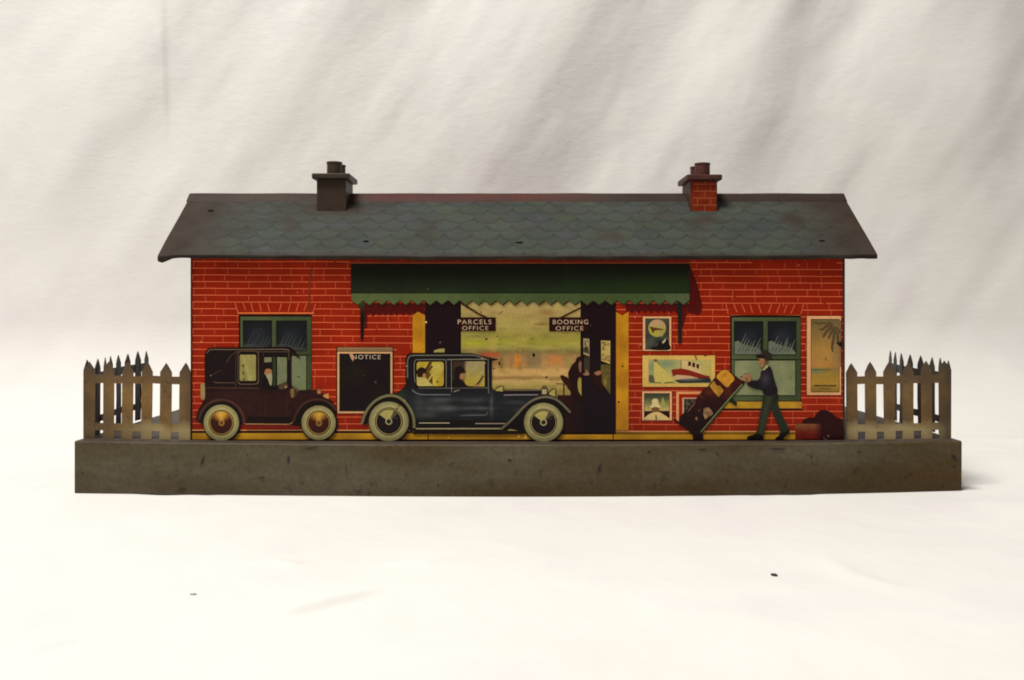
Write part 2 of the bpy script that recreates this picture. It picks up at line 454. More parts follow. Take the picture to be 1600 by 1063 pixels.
wr = window(1140.8, 1251.6, 492, 626.5, [(1147.3, 501.7, 1192, 553.4), (1200, 501.7, 1243.4, 553.4)], (555, 560.4), (1148, 562.6, 1242, 616.4), 8, False)
a = Art(9); a.poly(rect(371, 487.4, 490, 489.4), (196, 112, 62)); a.build('lintel', wl)
a = Art(9); a.poly([(1142.5, 489.8), (1251, 489.6), (1251, 492.0), (1180, 491.2), (1142.5, 492)], (206, 138, 92)); a.build('lintel', wr)
a = Art(22)
a.poly(rect(1126, 637, 1253.4, 640.2), (40, 14, 8)); a.poly(rect(1126, 625.4, 1253.8, 627), (40, 26, 12), False)
a.paint(rect(1128, 626.8, 1252.8, 637.2), lambda x, y: mixc((176, 140, 40), (156, 118, 40), .5 + nz(x, y, 18, 6)), 4)
a.build('sill', wr)

# ---- doorway and the hall seen through it
hall_stops = [(462, (128, 116, 64)), (476, (158, 142, 84)), (492, (150, 134, 76)), (512, (146, 136, 70)), (524, (134, 126, 56)), (534, (140, 138, 52)), (542, (142, 136, 64)),
              (549, (112, 102, 56)), (556, (140, 112, 66)), (568, (146, 116, 66)), (578, (170, 140, 80)), (586, (168, 142, 80)), (590, (132, 106, 58)), (594, (166, 142, 84)), (601, (146, 132, 68)), (620, (122, 110, 54))]
def hall(x, y):
    c = grad(hall_stops, y + 2.2 * nz(x, y, 26, 1)); c = (c[0] * 1.0, c[1] * .985, c[2] * 1.14)
    c = mixc(c, (186, 160, 100), .4 * max(0, nz(x * .35, y, 7, 6)))
    c = mixc(c, (100, 90, 44), .5 * max(0, nz(x * .3, y, 6, 16)))
    for cx, cy, rx, ry, col, s in ((760, 556, 14, 6, (150, 100, 66), .4),
                                   (783, 566, 3.5, 9, (112, 92, 50), .7), (846, 505.5, 12, 1.2, (96, 70, 34), .8), (780, 505, 6, .9, (110, 96, 50), .6), (854, 488, 14, 4, (124, 96, 52), .6), (742, 536, 18, 4, (150, 150, 40), .7),
                                   (690, 560, 30, 20, (160, 130, 60), .5), (889, 566, 5, 9, (128, 112, 66), .7), (760, 520, 20, 6, (120, 122, 58), .5), (800, 500, 24, 14, (142, 132, 72), .5)):
        c = mixc(c, col, s * blob(x, y, cx, cy, rx, ry))
    def patch(x0, x1, y0, y1, col, s_, e=4.5):
        sm = lambda t: max(0, min(1, t)) ** 2 * (3 - 2 * max(0, min(1, t)))
        return mixc(c, col, s_ * sm((x - x0) / e + .5) * sm((x1 - x) / e + .5) * sm((y - y0) / e + .5) * sm((y1 - y) / e + .5))
    for x0, x1, y0, y1, col, s_ in ((803.5, 814, 552.5, 572, (182, 116, 44), .7), (823, 846, 553, 575, (108, 96, 74), .5), (856, 879, 554, 570, (176, 112, 62), .55), (781, 785.5, 558, 575, (106, 92, 48), .7), (787, 789, 557, 578, (128, 112, 58), .5),
                                    (797.6, 799.6, 562, 575, (112, 92, 40), .6), (810.6, 813.4, 566, 579, (132, 88, 40), .6), (752, 780, 549.5, 557, (158, 72, 48), .7), (868, 874, 566, 582, (140, 120, 72), .5), (720, 905, 588.2, 590, (122, 98, 50), .6), (884, 892, 556, 574, (140, 122, 70), .5)):
        c = patch(x0, x1, y0, y1, col, s_)
    return (c[0] * 1.05, c[1] * 1.05, c[2] * 1.06)
dw = Art(10)
dw.poly(rect(663.6, 462, 962.4, 676), (30, 15, 20))
dw.grid(720, 462, 907, 660, 2.0, hall)
for q in ((834, 554, 2.4, 3.6), (760, 529, 2.6, 1.6), (777, 525, 2, .8), (782, 530, 2, .7), (780, 567, 1.6, 4), (854, 588.6, 2.2, 1.8), (831, 529, 1.3, 1.4), (862, 593, 1.6, 1), (801, 540.5, 1.2, .7), (752, 487, 1.6, 1.3), (772, 575, 2, 1.2)):
    dw.poly(ell(*q[:2], q[2] * .85, q[3] * .85, 10), (92, 72, 40), False)
dw.stroke([(779, 491), (786, 485)], 1.2, (74, 60, 30), up=False)
dw.polys([[(677, 549.8), (679, 546.5), (686, 544.4), (694.6, 543.8), (694.6, 549.8)]], (150, 142, 88))
dw.grid(871, 616.5, 962, 678, 4, lambda x, y: mixc((52, 19, 14), (26, 16, 24), (x - 872) / 46 + .4 * nz(x, y, 12, 4)))
dw.poly(rect(716.5, 462, 720.4, 560), (22, 14, 10)); dw.poly(rect(907, 462, 910, 620), (20, 12, 12), False)
ze = Z(860, 480, 5.064)
dw.poly(ze([(266, 392), (312, 390), (312, 505), (266, 500)]), (58, 52, 44))
def grille(x, y):
    c = mixc((104, 92, 46), (72, 62, 34), .5 + nz(x * 3, y, 5, 3)); return mixc(c, (140, 126, 54), .9 * blob(x, y, 945.5, 597, 2.2, 7))
dw.paint(ze([(398, 448), (475, 452), (474, 690), (440, 640), (398, 600)]), grille, 1.5)
dw.poly(ze([(370, 560), (400, 590), (440, 640), (474, 685), (474, 960), (300, 960), (280, 700), (255, 560), (330, 530)]), (27, 15, 22))
# counter, stand and bits of luggage
dw.poly(ze([(44, 598), (108, 600), (108, 606), (44, 604)]), (56, 34, 14)); dw.poly(ze([(101, 604), (112, 604), (112, 694), (101, 694)]), (48, 26, 12), False)
dw.poly(ze([(216, 560), (244, 552), (246, 700), (212, 640)]), (150, 136, 72))
dway = dw.build('doorway', st)
fg = Art(62)
fg.poly(smooth(ze([(78, 545), (90, 534), (108, 540), (160, 575), (166, 640), (160, 664), (120, 610), (98, 585)])), (46, 21, 14))
fg.poly(smooth(ze([(248, 392), (225, 388), (206, 400), (198, 425), (172, 452), (148, 495), (140, 530), (152, 575), (166, 620), (160, 690), (200, 720), (252, 720), (222, 660), (214, 600), (222, 556), (258, 540), (254, 470)])), (36, 13, 16))
fg.poly(smooth(ze([(228, 430), (242, 424), (246, 460), (240, 515), (228, 495), (222, 460)])), (116, 88, 70))
fg.poly(smooth(ze([(256, 525), (275, 512), (282, 488), (292, 500), (308, 520), (300, 536), (270, 534)])), (132, 98, 74))
fg.build('person', dway, 'dark silhouette of a traveller at the booking counter')
fg = Art(62)
fg.poly(smooth(ze([(318, 540), (340, 510), (368, 498), (402, 520), (404, 590), (440, 650), (400, 640), (340, 600)])), (40, 16, 14))
fg.poly(smooth(ze([(346, 520), (362, 505), (398, 498), (398, 525), (370, 534)])), (138, 98, 76))
fg.build('person', dway, 'dim figure of a clerk behind the booking counter')
for pts, nm in ((rect(644.8, 487, 664.2, 676), 0), (rect(962.4, 480, 982, 671.4), 1)):
    p = Art(56)
    if nm == 0: sh_ = [(644.8, 492), (653.4, 486.2), (664.2, 492), (664.2, 676), (644.8, 676)]
    else: sh_ = [(962.4, 486.5), (972.5, 492.5), (982, 486), (982, 671.4), (962.4, 671.4)]
    p.paint(sh_, lambda x, y: mixc(mixc((182, 132, 28), (156, 108, 26), .5 + nz(x, y, 24, 5)), (170, 124, 50), .6 if x > pts[1][0] - 3 else 0), 3)
    if nm:
        for q in ((972.6, 571.4), (966.8, 627.5)): p.poly(ell(*q, 1.8, 1.5, 10), (96, 66, 22), False)
        p.poly(rect(960.9, 480, 962.6, 672), (52, 24, 14))
    p.build('door_post', dway)
t = Art(42); t.poly(ze([(260, 242), (307, 246), (309, 386), (262, 368)]), (150, 136, 104)); t.poly(ze([(262, 320), (285, 300), (300, 318), (306, 366), (263, 352)]), (64, 56, 48))
t.stroke(ze([(276, 262), (276, 298)]), 1.5, (40, 28, 20)); t.stroke(ze([(270, 298), (282, 299)]), .8, (40, 28, 20), up=False); t.stroke(ze([(286, 262), (300, 264)]), 1.4, (70, 56, 44), up=False)
t.build('ticket_notice', dway, 'narrow cream first class notice')
t = Art(42); t.poly(ze([(400, 259), (474, 262), (472, 446), (402, 419)]), (172, 152, 92))
nt2 = t.build('ticket_notice', dway, 'cream second class notice')
t = Art(44)
t.stroke(smooth(ze([(412, 290), (414, 277), (424, 275), (431, 283), (428, 300), (412, 328), (434, 326)]), False), 1.3, (40, 26, 16))
t.text('ND', 946.4, 952.6, 535.6, 538.8, (58, 42, 26))
t.text('CLASS', 940.4, 952.6, 551.8, 561.6, (44, 30, 18), .02)
for i in range(len(t.v)):       # the lower line slants down with the notice
    v = t.v[i]; px = v.x / U + 800; py = 768 - v.z / U
    if py > 548: v.z -= (px - 940) * .22 * U
t.build('lettering', nt2 and dway)

# ---- hanging signs
def sign(x0, x1, y0, y1, l1, l2, strut, label):
    s = Art(66); s.poly(rect(x0, y0, x1, y1), (40, 14, 10))
    o = s.build('hanging_sign', st, label)
    q = Art(68); q.layer = 69
    q.text(l1[0], *l1[1:], (186, 162, 144), -.002); q.layer -= 1; q.text(l2[0], *l2[1:], (180, 156, 136), -.002)
    q.build('lettering', o)
    q = Art(64); q.stroke(strut, 2.6, (44, 20, 10)); q.build('strut', o)
sign(716.5, 774.6, 495.2, 516.6, ('PARCELS', 715.4, 767.8, 498.6, 505.8), ('OFFICE', 722.2, 762.8, 508.6, 515), [(719, 472), (747.5, 489.4), (762, 496.4)], 'parcels office sign')
sign(858, 921, 495.2, 517, ('BOOKING', 863.8, 918.8, 498.8, 505.8), ('OFFICE', 868.2, 911.4, 508.9, 515.5), [(909, 479.4), (876.5, 495.6)], 'booking office sign')

# ---- notice board
nb = Art(30)
nb.poly(rect(525.6, 541.4, 614.6, 548.6), (48, 22, 14)); nb.poly(rect(527.4, 542.4, 613.4, 544.2), (150, 124, 92)); nb.poly(rect(527.4, 544.8, 613.4, 547.6), (128, 104, 76), False)
nb.poly(rect(525.4, 548, 615, 646), (44, 16, 12), False); nb.poly(rect(527.2, 548.8, 613.2, 645), (188, 150, 112)); nb.paint(rect(530.2, 551.6, 610.2, 642), lambda x, y: mixc((25, 14, 20), (30, 24, 18), .5 + nz(x, y, 40, 3)), 8)
nb.poly(ell(587, 596.6, 1.8, 2.2, 9), (66, 58, 60))
nbo = nb.build('notice_board', st)
q = Art(36); q.text('NOTICE', 550.4, 594.8, 553.8, 560.4, (176, 162, 152), .0)
q.poly([(545.6, 551.4), (549, 549.5), (551.8, 553), (553.4, 560), (551.6, 564), (548, 558)], (176, 134, 108)); q.build('lettering', nbo)

# ---- posters
zf = Z(995, 485, 5.906)
def poster(outer, inner, frame, label, w_dark=.9):
    p = Art(30); p.poly(rect(outer[0] - .8, outer[1] - .6, outer[2] + .8, outer[3] + .8), (70, 18, 12)); p.poly(rect(*outer), frame)
    p.poly(rect(inner[0] - w_dark, inner[1] - w_dark, inner[2] + w_dark, inner[3] + w_dark), (40, 32, 22))
    return p.build('poster', st, label), Art(35)
pink = (206, 158, 122)
o, p = poster((1004.4, 493.6, 1048.8, 547.4), (1009, 497.6, 1044.8, 544.6), pink, 'framed dark poster of a pale round moon')
p.grid(1009, 497.6, 1044.8, 544.6, 2.2, lambda x, y: mixc((54, 58, 52), (82, 84, 72), .5 + nz(x, y, 14, 3)))
p.paint(ell(1026.8, 512, 13.8, 13.6), lambda x, y: mixc((172, 142, 110), (156, 148, 72), max(0, min(1, (y - 506) / 8))), 1.5)
p.poly(smooth(zf([(118, 146), (150, 150), (200, 160), (262, 172), (250, 192), (232, 178), (170, 182), (150, 205), (132, 175)])), (96, 60, 24))
p.poly(smooth(zf([(235, 175), (262, 176), (245, 215), (230, 240), (215, 205)])), (150, 140, 92))
p.poly(smooth(zf([(125, 356), (165, 320), (205, 280), (245, 262), (275, 250), (298, 300), (300, 358)])), (26, 22, 22))
p.poly(smooth(zf([(232, 290), (250, 268), (270, 252), (262, 282), (242, 300)])), (170, 160, 140)); p.stroke(zf([(168, 330), (190, 305), (200, 300)]), .8, (110, 104, 92), up=False)
p.build('picture', o)
o, p = poster((1003.8, 554.6, 1117.2, 603.6), (1013, 562, 1110, 598), (192, 160, 92), 'wide cream poster of a red steamer and a sailing boat', .01)
p.grid(1013, 561, 1111.5, 599, 2.4, lambda x, y: mixc(mixc((164, 156, 98), (118, 132, 106), blob(x, y, 1040, 568, 20, 8) + blob(x, y, 1018, 575, 8, 12) * .8), (172, 148, 88), .6 * blob(x, y, 1108, 580, 8, 12) + .3 * nz(x, y, 9, 2)))
p.poly(smooth(zf([(112, 600), (140, 590), (168, 630), (172, 662), (115, 655)])), (86, 84, 72))
p.poly(smooth(zf([(160, 452), (184, 455), (215, 510), (270, 560), (310, 610), (345, 650), (260, 662), (172, 660), (160, 560)])), (180, 166, 96))
p.poly(smooth(zf([(153, 452), (175, 444), (192, 462), (170, 474)])), (104, 84, 56)); p.stroke(zf([(188, 462), (206, 500)]), 1.0, (66, 54, 34), up=False)
p.poly(zf([(412, 530), (416, 455), (575, 480), (610, 585), (480, 548)]), (184, 160, 118))
p.stroke(zf([(407, 448), (408, 532)]), .9, (104, 70, 40))
p.poly(zf([(318, 542), (412, 530), (480, 545), (600, 586), (676, 604), (668, 632), (600, 640), (480, 600), (372, 592), (332, 606)]), (122, 34, 20))
p.poly(zf([(332, 606), (372, 590), (480, 598), (600, 628), (600, 650), (360, 642)]), (176, 150, 118))
p.paint(zf([(345, 638), (420, 628), (560, 622), (640, 612), (682, 626), (682, 662), (392, 665)]), lambda x, y: mixc((40, 42, 46), (112, 108, 108), blob(x, y, 1072, 592.5, 16, 1.6) + blob(x, y, 1090, 592, 8, 2) * .5), 1.5)
p.polys([zf(q) for q in ([(474, 466), (500, 470), (500, 510), (472, 504)], [(512, 474), (538, 480), (536, 522), (510, 516)], [(550, 488), (575, 494), (573, 534), (549, 527)])], (54, 26, 16))
p.stroke(zf([(176, 660), (222, 662)]), 1, (52, 40, 24)); p.stroke(zf([(255, 664), (345, 656)]), 1.1, (52, 40, 24), up=False)
p.stroke(zf([(536, 406), (545, 428), (550, 452)]), 1.8, (96, 44, 24), up=False); p.poly(zf([(612, 408), (650, 406), (640, 418), (620, 418)]), (108, 50, 28), False)
p.build('picture', o)
o, p = poster((1003.4, 610.6, 1049.6, 656), (1007.2, 614.4, 1045.6, 654.4), pink, 'small framed poster of a figure in a white hat')
p.grid(1007.2, 614.4, 1045.6, 654.4, 1.9, lambda x, y: mixc((62, 68, 54), (168, 152, 98), (y - 618) / 21 + .15 * nz(x, y, 8, 2)))
p.poly(zf([(72, 924), (300, 922), (300, 1000), (72, 1000)]), (42, 18, 16))
p.poly(zf([(238, 792), (258, 840), (266, 882), (214, 876), (226, 840)]), (142, 144, 78))
p.poly(smooth(zf([(118, 884), (138, 868), (140, 826), (160, 810), (188, 814), (202, 850), (208, 872), (228, 884), (200, 894), (150, 894)])), (192, 176, 132))
p.poly(ell(1024, 640, 6.6, 5, 20), (110, 76, 50))
p.poly(smooth(zf([(72, 1000), (90, 970), (130, 944), (168, 934), (205, 934), (250, 958), (282, 980), (300, 1004), (190, 1004)])), (190, 168, 118))
p.stroke(zf([(176, 962), (180, 1004)]), 2, (80, 50, 30)); p.build('picture', o)
o, p = poster((1056.4, 611, 1100, 658), (1066, 620.4, 1096, 654), (200, 138, 98), 'small pink bordered poster half hidden by the luggage trolley', .01)
p.poly(rect(1060.6, 615, 1100, 658), (135, 33, 5)); p.poly(rect(1066, 620.4, 1100, 654), (186, 142, 120)); p.grid(1068.6, 622.4, 1100, 652, 2.4, lambda x, y: mixc((30, 24, 22), (96, 92, 84), .45 + 1.0 * nz(x, y, 4, 3)))
p.build('picture', o)
o, p = poster((1260.6, 493, 1314, 616.4), (1267.6, 498.4, 1310.8, 611.4), (200, 154, 116), 'tall poster of a sunset beach under a dark palm')
def palm(x, y):
    c = grad([(498, (98, 86, 60)), (520, (126, 102, 60)), (545, (154, 120, 66)), (572, (162, 120, 66)), (576, (128, 110, 66)), (584, (146, 120, 56)), (600, (160, 128, 56)), (612, (122, 100, 48))], y + 2 * nz(x, y, 12, 2))
    c = mixc(c, (92, 118, 96), .9 * blob(x, y, 1274, 578.5, 11, 3)); c = mixc(c, (112, 100, 76), .5 * blob(x, y, 1306, 540, 6, 40))
    return c
p.grid(1267.6, 498.4, 1310.8, 611.4, 2.4, palm)
zg = Z(1230, 480, 4.83)
for pts_, w_ in (([(345, 150), (300, 140), (265, 165), (240, 160)], 3.2), ([(345, 150), (310, 165), (280, 205), (270, 225)], 3.6), ([(345, 150), (330, 190), (310, 235)], 3.2), ([(350, 150), (350, 220), (338, 300), (345, 335)], 3.2),
                 ([(350, 150), (372, 195), (385, 265), (380, 285)], 3), ([(345, 145), (290, 120), (230, 118), (195, 108)], 2.2), ([(350, 145), (385, 165), (390, 200)], 3.2), ([(345, 145), (330, 118), (300, 112)], 2.4)):
    p.stroke(smooth(zg(pts_), False), w_ * 1.35, (84, 70, 46), up=False, taper=lambda t: .35 + 1.3 * t * (1 - t) * 2)
p.stroke(zg([(186, 466), (325, 468)]), .9, (84, 78, 52)); p.stroke(zg([(280, 378), (290, 388), (300, 378)]), .8, (92, 62, 30), up=False); p.stroke(zg([(290, 388), (288, 398)]), .7, (92, 62, 30), up=False)
x = 1272
while x < 1304:
    w_ = random.uniform(1.2, 2.8); p.poly(rect(x, 601 - random.uniform(0, .8), x + w_, 603), (66, 48, 24), False)
    if 1279 < x < 1298: p.poly(rect(x, 605.8, x + w_, 606.9), (84, 64, 32), False)
    x += w_ + .6
p.poly(smooth(zg([(370, 262), (410, 258), (432, 275), (425, 300), (392, 290)])), (54, 40, 30)); p.poly(zg([(396, 100), (406, 90), (406, 450), (398, 440)]), (104, 84, 66), False)
p.build('picture', o)

# ---- awning
aw = Art(74)
aw.poly(rect(548, 408.4, 1078, 411.2), (128, 62, 42))
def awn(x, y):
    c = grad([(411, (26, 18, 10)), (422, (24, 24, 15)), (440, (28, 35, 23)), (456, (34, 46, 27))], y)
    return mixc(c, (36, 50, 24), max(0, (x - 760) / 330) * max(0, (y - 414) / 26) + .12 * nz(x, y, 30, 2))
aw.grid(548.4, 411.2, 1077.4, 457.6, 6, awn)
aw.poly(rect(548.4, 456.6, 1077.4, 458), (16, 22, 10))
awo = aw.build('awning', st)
va = Art(84)
n = 28; pw = (1077 - 549.4) / n
def val(x, y): return mixc(mixc((86, 98, 62), (66, 80, 50), min(1, abs(x - 560) / 420)), (88, 98, 76), max(0, (x - 1000) / 80)) if True else None
va.layer += 1
for i in range(n):
    xa = 549.4 + i * pw
    va.poly([(xa, 457.8), (xa + pw, 457.8), (xa + pw, 468), (xa + pw / 2, 475.4 + random.uniform(-.5, .5)), (xa, 468)], val(xa + pw / 2, 465), False)
sh_ = Art(79)                   # the thin printed shade under the teeth
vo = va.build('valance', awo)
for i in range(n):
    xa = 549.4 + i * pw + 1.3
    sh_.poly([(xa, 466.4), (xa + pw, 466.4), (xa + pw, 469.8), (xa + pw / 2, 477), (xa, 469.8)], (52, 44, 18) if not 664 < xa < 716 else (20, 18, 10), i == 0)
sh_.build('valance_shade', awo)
b_ = Art(82); b_.paint([(562.6, 470), (570, 470), (569.4, 500), (567.6, 528), (565.4, 533), (563.6, 528)], lambda x, y: mixc((52, 58, 38), (22, 18, 16), (y - 474) / 20), 4); b_.build('bracket', awo)
b_ = Art(82); b_.poly([(1058.2, 470), (1065.4, 470), (1065, 536), (1059.6, 536)], (30, 32, 26)); b_.build('bracket', awo)

# ---- motor cars
def wheel(parent, cx, cy, rx, ry, rin, hub, layer):
    w = Art(layer)
    w.poly(ell(cx + 1.2, cy + .9, rx + 2.2, ry + 1.4, 48), (22, 12, 10))
    w.poly(ell(cx, cy, rx + .5, ry + .5, 48), (44, 36, 22))
    w.paint(ell(cx, cy, rx, ry, 48), lambda x, y: mixc((160, 152, 112), (120, 116, 84), max(0, (math.hypot((x - cx) / rx, (y - cy) / ry) - .72) * 3.2) + .25 * nz(x, y, 8, 2)), 2.2)
    o = w.build('wheel', parent)
    h = Art(layer + 6)
    h.poly(ell(cx, cy, rin + .6, None, 44), (34, 26, 16)); h.poly(ell(cx, cy, rin - .8, None, 44), (152, 138, 88) if hub == 'cream' else (164, 134, 62)); h.poly(ell(cx, cy, rin - 2, None, 44), (40, 24, 18))
    def fn(x, y):
        a = math.degrees(math.atan2(y - cy, x - cx)); r = math.hypot(x - cx, y - cy) / rin
        d = abs(((a + 90 + 180) % 360) - 180)
        if hub == 'gold':
            c = mixc((182, 142, 56), (60, 26, 20), (d - 22) / 48); c = mixc(c, (196, 166, 84), .6 * blob(d, 0, 0, 0, 14, 1))
            return mixc(c, (134, 94, 44), .3 * (1 - r) if d < 70 else 0)
        return (30, 20, 24)
    h.paint(ell(cx, cy, rin - 2.4, None, 36), fn, 1.6)
    if hub == 'cream':
        R = rin - 3.2
        h.poly([(cx, cy)] + [(cx + R * math.cos(math.radians(q)), cy + R * math.sin(math.radians(q))) for q in range(216, 297, 8)], (160, 152, 96))
        h.poly([(cx, cy)] + [(cx + R * math.cos(math.radians(q)), cy + R * math.sin(math.radians(q))) for q in range(296, 323, 6)], (82, 76, 62), False)
        h.stroke([(cx + 8, cy - 5), (cx + 14, cy - 5.6)], 1.6, (64, 60, 66), up=False)
        h.poly(ell(cx, cy, 5.4, None, 20), (158, 150, 112)); h.poly(ell(cx, cy, 3.6, None, 18), (44, 36, 30))
    else:
        h.poly(ell(cx + .6, cy + .6, 4.6, None, 18), (150, 112, 54)); h.poly(ell(cx + .6, cy + .4, 3, None, 16), (104, 62, 30))
    h.build('hub', o) if False else None
    # hub joined into the wheel's own mesh keeps wheel a sub-part of the car
    return o, h
def wheel_part(car, *args):
    o, h = wheel(car, *args)
    me2 = h.build('hubcap', car); return o, me2

def pillar(a_, x0, x1, y0, y1, col): a_.poly(rect(x0, y0, x1, y1), col)

# brown saloon, left
za, zb = Z(300, 530, 6.25), Z(410, 530, 6.254)
car = Art(96)
BRN = (50, 20, 17)
outline = za([(38, 780), (62, 690), (108, 610), (130, 590), (128, 420), (126, 200), (130, 128), (150, 92), (200, 76)]) + zb([(0, 75), (255, 68), (300, 90), (378, 185), (352, 178), (290, 124), (284, 240), (286, 440), (300, 470), (345, 494), (530, 490), (560, 500), (600, 540), (690, 610), (735, 690), (720, 720), (660, 640), (560, 600), (440, 650), (370, 760), (350, 820), (290, 838)]) + za([(700, 838), (540, 838), (470, 740), (290, 640), (150, 720), (110, 830)])
car.poly(outline, (30, 14, 12))
def brown(x, y):
    c = mixc((30, 19, 21), (47, 23, 20), (y - 596) / 22)
    c = mixc(c, (30, 16, 14), .8 * max(0, (y - 648) / 14)); c = mixc(c, (62, 36, 30), .55 * blob(x, y, 362, 616, 22, 6) + .4 * blob(x, y, 452, 640, 4, 30) + .3 * blob(x, y, 480, 612, 14, 5))
    return mixc(c, (22, 14, 16), .5 * max(0, nz(x, y, 14, 7)))
car.paint(za([(136, 150), (158, 104), (205, 96)]) + zb([(0, 94), (250, 94), (284, 150), (284, 470), (345, 500), (540, 496), (590, 545), (500, 575), (400, 640), (330, 760), (290, 820), (0, 820)]) + za([(530, 820), (480, 720), (400, 620), (290, 572), (170, 620), (134, 640), (134, 430)]), brown, 3)
# roof beading, belt lines, panels
L1 = (112, 98, 82)
car.stroke(smooth(za([(150, 130), (170, 104), (205, 95), (400, 96)]) + zb([(100, 94), (235, 95), (268, 112)]), False, 4), 1.2, L1)
car.stroke(smooth(za([(430, 118), (560, 118)]) + zb([(60, 118), (240, 118), (258, 130), (262, 200)]), False, 4), .9, (88, 76, 64), up=False)
car.stroke(za([(212, 412), (250, 420), (425, 420)]), .9, (104, 84, 74), up=False)
car.stroke(za([(150, 466), (300, 471), (440, 471), (660, 474)]), .9, (92, 64, 54), up=False)
car.stroke(smooth(za([(340, 225), (380, 160), (430, 122)]), False), .9, (84, 66, 56), up=False); car.stroke(za([(205, 345), (245, 318), (285, 300)]), .9, (76, 60, 54), up=False)
for X in (430, 700): car.stroke(za([(X, 130), (X, 470)]), .7, (76, 62, 54), up=False)
car.stroke(za([(440, 510), (660, 512), (665, 740)]), .6, (66, 36, 30), up=False); car.stroke(za([(450, 520), (452, 600), (500, 700), (520, 740)]), .6, (62, 32, 28), up=False)
car.stroke(zb([(30, 520), (30, 745), (245, 745), (248, 520)]), .7, (66, 38, 34), up=False)
car.poly(za([(545, 745), (700, 752)]) + zb([(20, 752), (300, 752), (290, 815)]) + za([(545, 815)]), (26, 13, 11), False)
car.stroke(za([(525, 822), (700, 823)]) + zb([(20, 824), (260, 826), (290, 812), (318, 770)]), 1.5, (152, 120, 84))
car.poly(rect(384, 663.4, 470, 669.5), (110, 24, 14))
# spare wheel edge-on behind the body
car.poly(smooth(za([(88, 440), (96, 425), (118, 424), (128, 440), (130, 560), (118, 582), (100, 582), (88, 560)]), True, 3), (140, 124, 86))
caro = car.build('motor_car', st, 'brown saloon car with gold hubcaps')
w_ = Art(126)
w_.poly(rrect(372, 547.4, 405, 600, 5), (96, 76, 62)); w_.poly(rrect(373, 548.4, 403.6, 598.6, 5), (24, 14, 12)); w_.paint(rrect(375, 553.4, 400.4, 594, 2), lambda x, y: mixc((148, 142, 92), (124, 118, 74), .5 + .9 * nz(x - y * .3, y * .2, 7, 4)), 2)
w_.polys([za(q) for q in ([(496, 250), (515, 236), (512, 262), (496, 270)], [(498, 322), (516, 306), (512, 335), (500, 344)], [(500, 385), (518, 370), (516, 396), (500, 396)])], (62, 50, 34))
w_.build('window', caro)
w_ = Art(126)
w_.poly(zb([(12, 160), (250, 160), (250, 440), (230, 470), (12, 470)]), (22, 14, 14))
w_.paint(zb([(22, 172), (92, 172), (92, 220), (22, 220)]), lambda x, y: (116, 116, 92), 3); w_.paint(zb([(148, 170), (242, 172), (242, 412), (200, 424), (148, 446)]), lambda x, y: mixc((118, 122, 98), (98, 106, 84), .5 + nz(x, y, 12, 3)), 3)
w_.poly(zb([(104, 165), (134, 165), (134, 450), (104, 450)]), (44, 58, 34)); w_.build('window', caro)
d_ = Art(134)
d_.poly(smooth(zb([(20, 270), (28, 236), (60, 220), (98, 222), (100, 280), (60, 284), (30, 280)])), (26, 18, 18)); d_.poly(smooth(zb([(24, 330), (34, 290), (70, 284), (94, 300), (92, 340), (70, 360), (40, 350)])), (142, 102, 74))
d_.poly(smooth(zb([(40, 345), (92, 330), (98, 380), (92, 440), (76, 440), (60, 390)])), (142, 136, 112)); d_.poly(smooth(zb([(14, 360), (40, 375), (66, 440), (160, 470), (14, 474)])), (22, 13, 14))
d_.poly(smooth(zb([(160, 455), (200, 430), (244, 425), (246, 470), (180, 484)])), (84, 62, 48)); d_.poly(ell(447, 603.6, 1.8, 1.4, 10), (150, 128, 100)); d_.build('person', caro, 'driver with a dark cap and pale beard')
f_ = Art(128)
f_.poly(zb([(270, 490), (300, 455), (345, 490), (340, 540), (320, 570), (285, 560)]), (62, 46, 30)); f_.paint(smooth(zb([(272, 500), (290, 480), (315, 480), (318, 530), (305, 566), (284, 556)])), lambda x, y: mixc((132, 108, 68), (80, 62, 40), abs(x - 457) / 4), 1.2); f_.stroke(zb([(318, 478), (344, 470), (346, 515)]), 1.3, (110, 90, 60)); f_.build('headlight', caro)
f_ = Art(128); f_.poly(zb([(590, 548), (618, 530), (652, 525), (650, 580), (610, 562)]), (176, 126, 74)); f_.build('headlight', caro)
f_ = Art(128); f_.poly(zb([(535, 505), (545, 478), (568, 478), (578, 505), (576, 530), (536, 528)]), (126, 84, 60)); f_.poly(zb([(545, 500), (566, 500), (566, 520), (545, 520)]), (168, 120, 88)); f_.stroke(zb([(542, 470), (572, 470)]), 1.2, (84, 44, 34)); f_.build('radiator_cap', caro)
def fender(car_, pts, w, cols, layer, under=None):
    f = Art(layer)
    if under: f.poly(under, (22, 13, 12))
    P = smooth(pts, False, 8)
    f.stroke(P, w, cols[0]); f.stroke(P, w * .45, cols[1])
    f.build('mudguard', car_)
def arcpts(cx, cy, rx, ry, a0, a1, n=10): return [(cx + rx * math.cos(math.radians(a0 + (a1 - a0) * i / n)), cy + ry * math.sin(math.radians(a0 + (a1 - a0) * i / n))) for i in range(n + 1)]
fender(caro, arcpts(346.6, 660, 35.5, 36.5, 188, 360, 10), 6.5, ((52, 28, 25), (74, 48, 42)), 124, arcpts(346.6, 660, 34, 34, 180, 365, 16))
fender(caro, zb([(300, 806), (330, 730), (380, 650), (450, 600), (540, 582), (630, 600), (695, 650), (722, 690)]), 5, ((50, 27, 24), (72, 46, 40)), 124, [(458, 664)] + zb([(330, 740), (380, 660), (450, 606), (540, 590), (620, 606), (700, 670)]) + [(526, 660), (500, 668)])
wheel_part(caro, 346.4, 659.4, 27.6, 28.2, 19.3, 'gold', 140)
wheel_part(caro, 498.3, 659.6, 26.7, 26.9, 18.4, 'gold', 140)

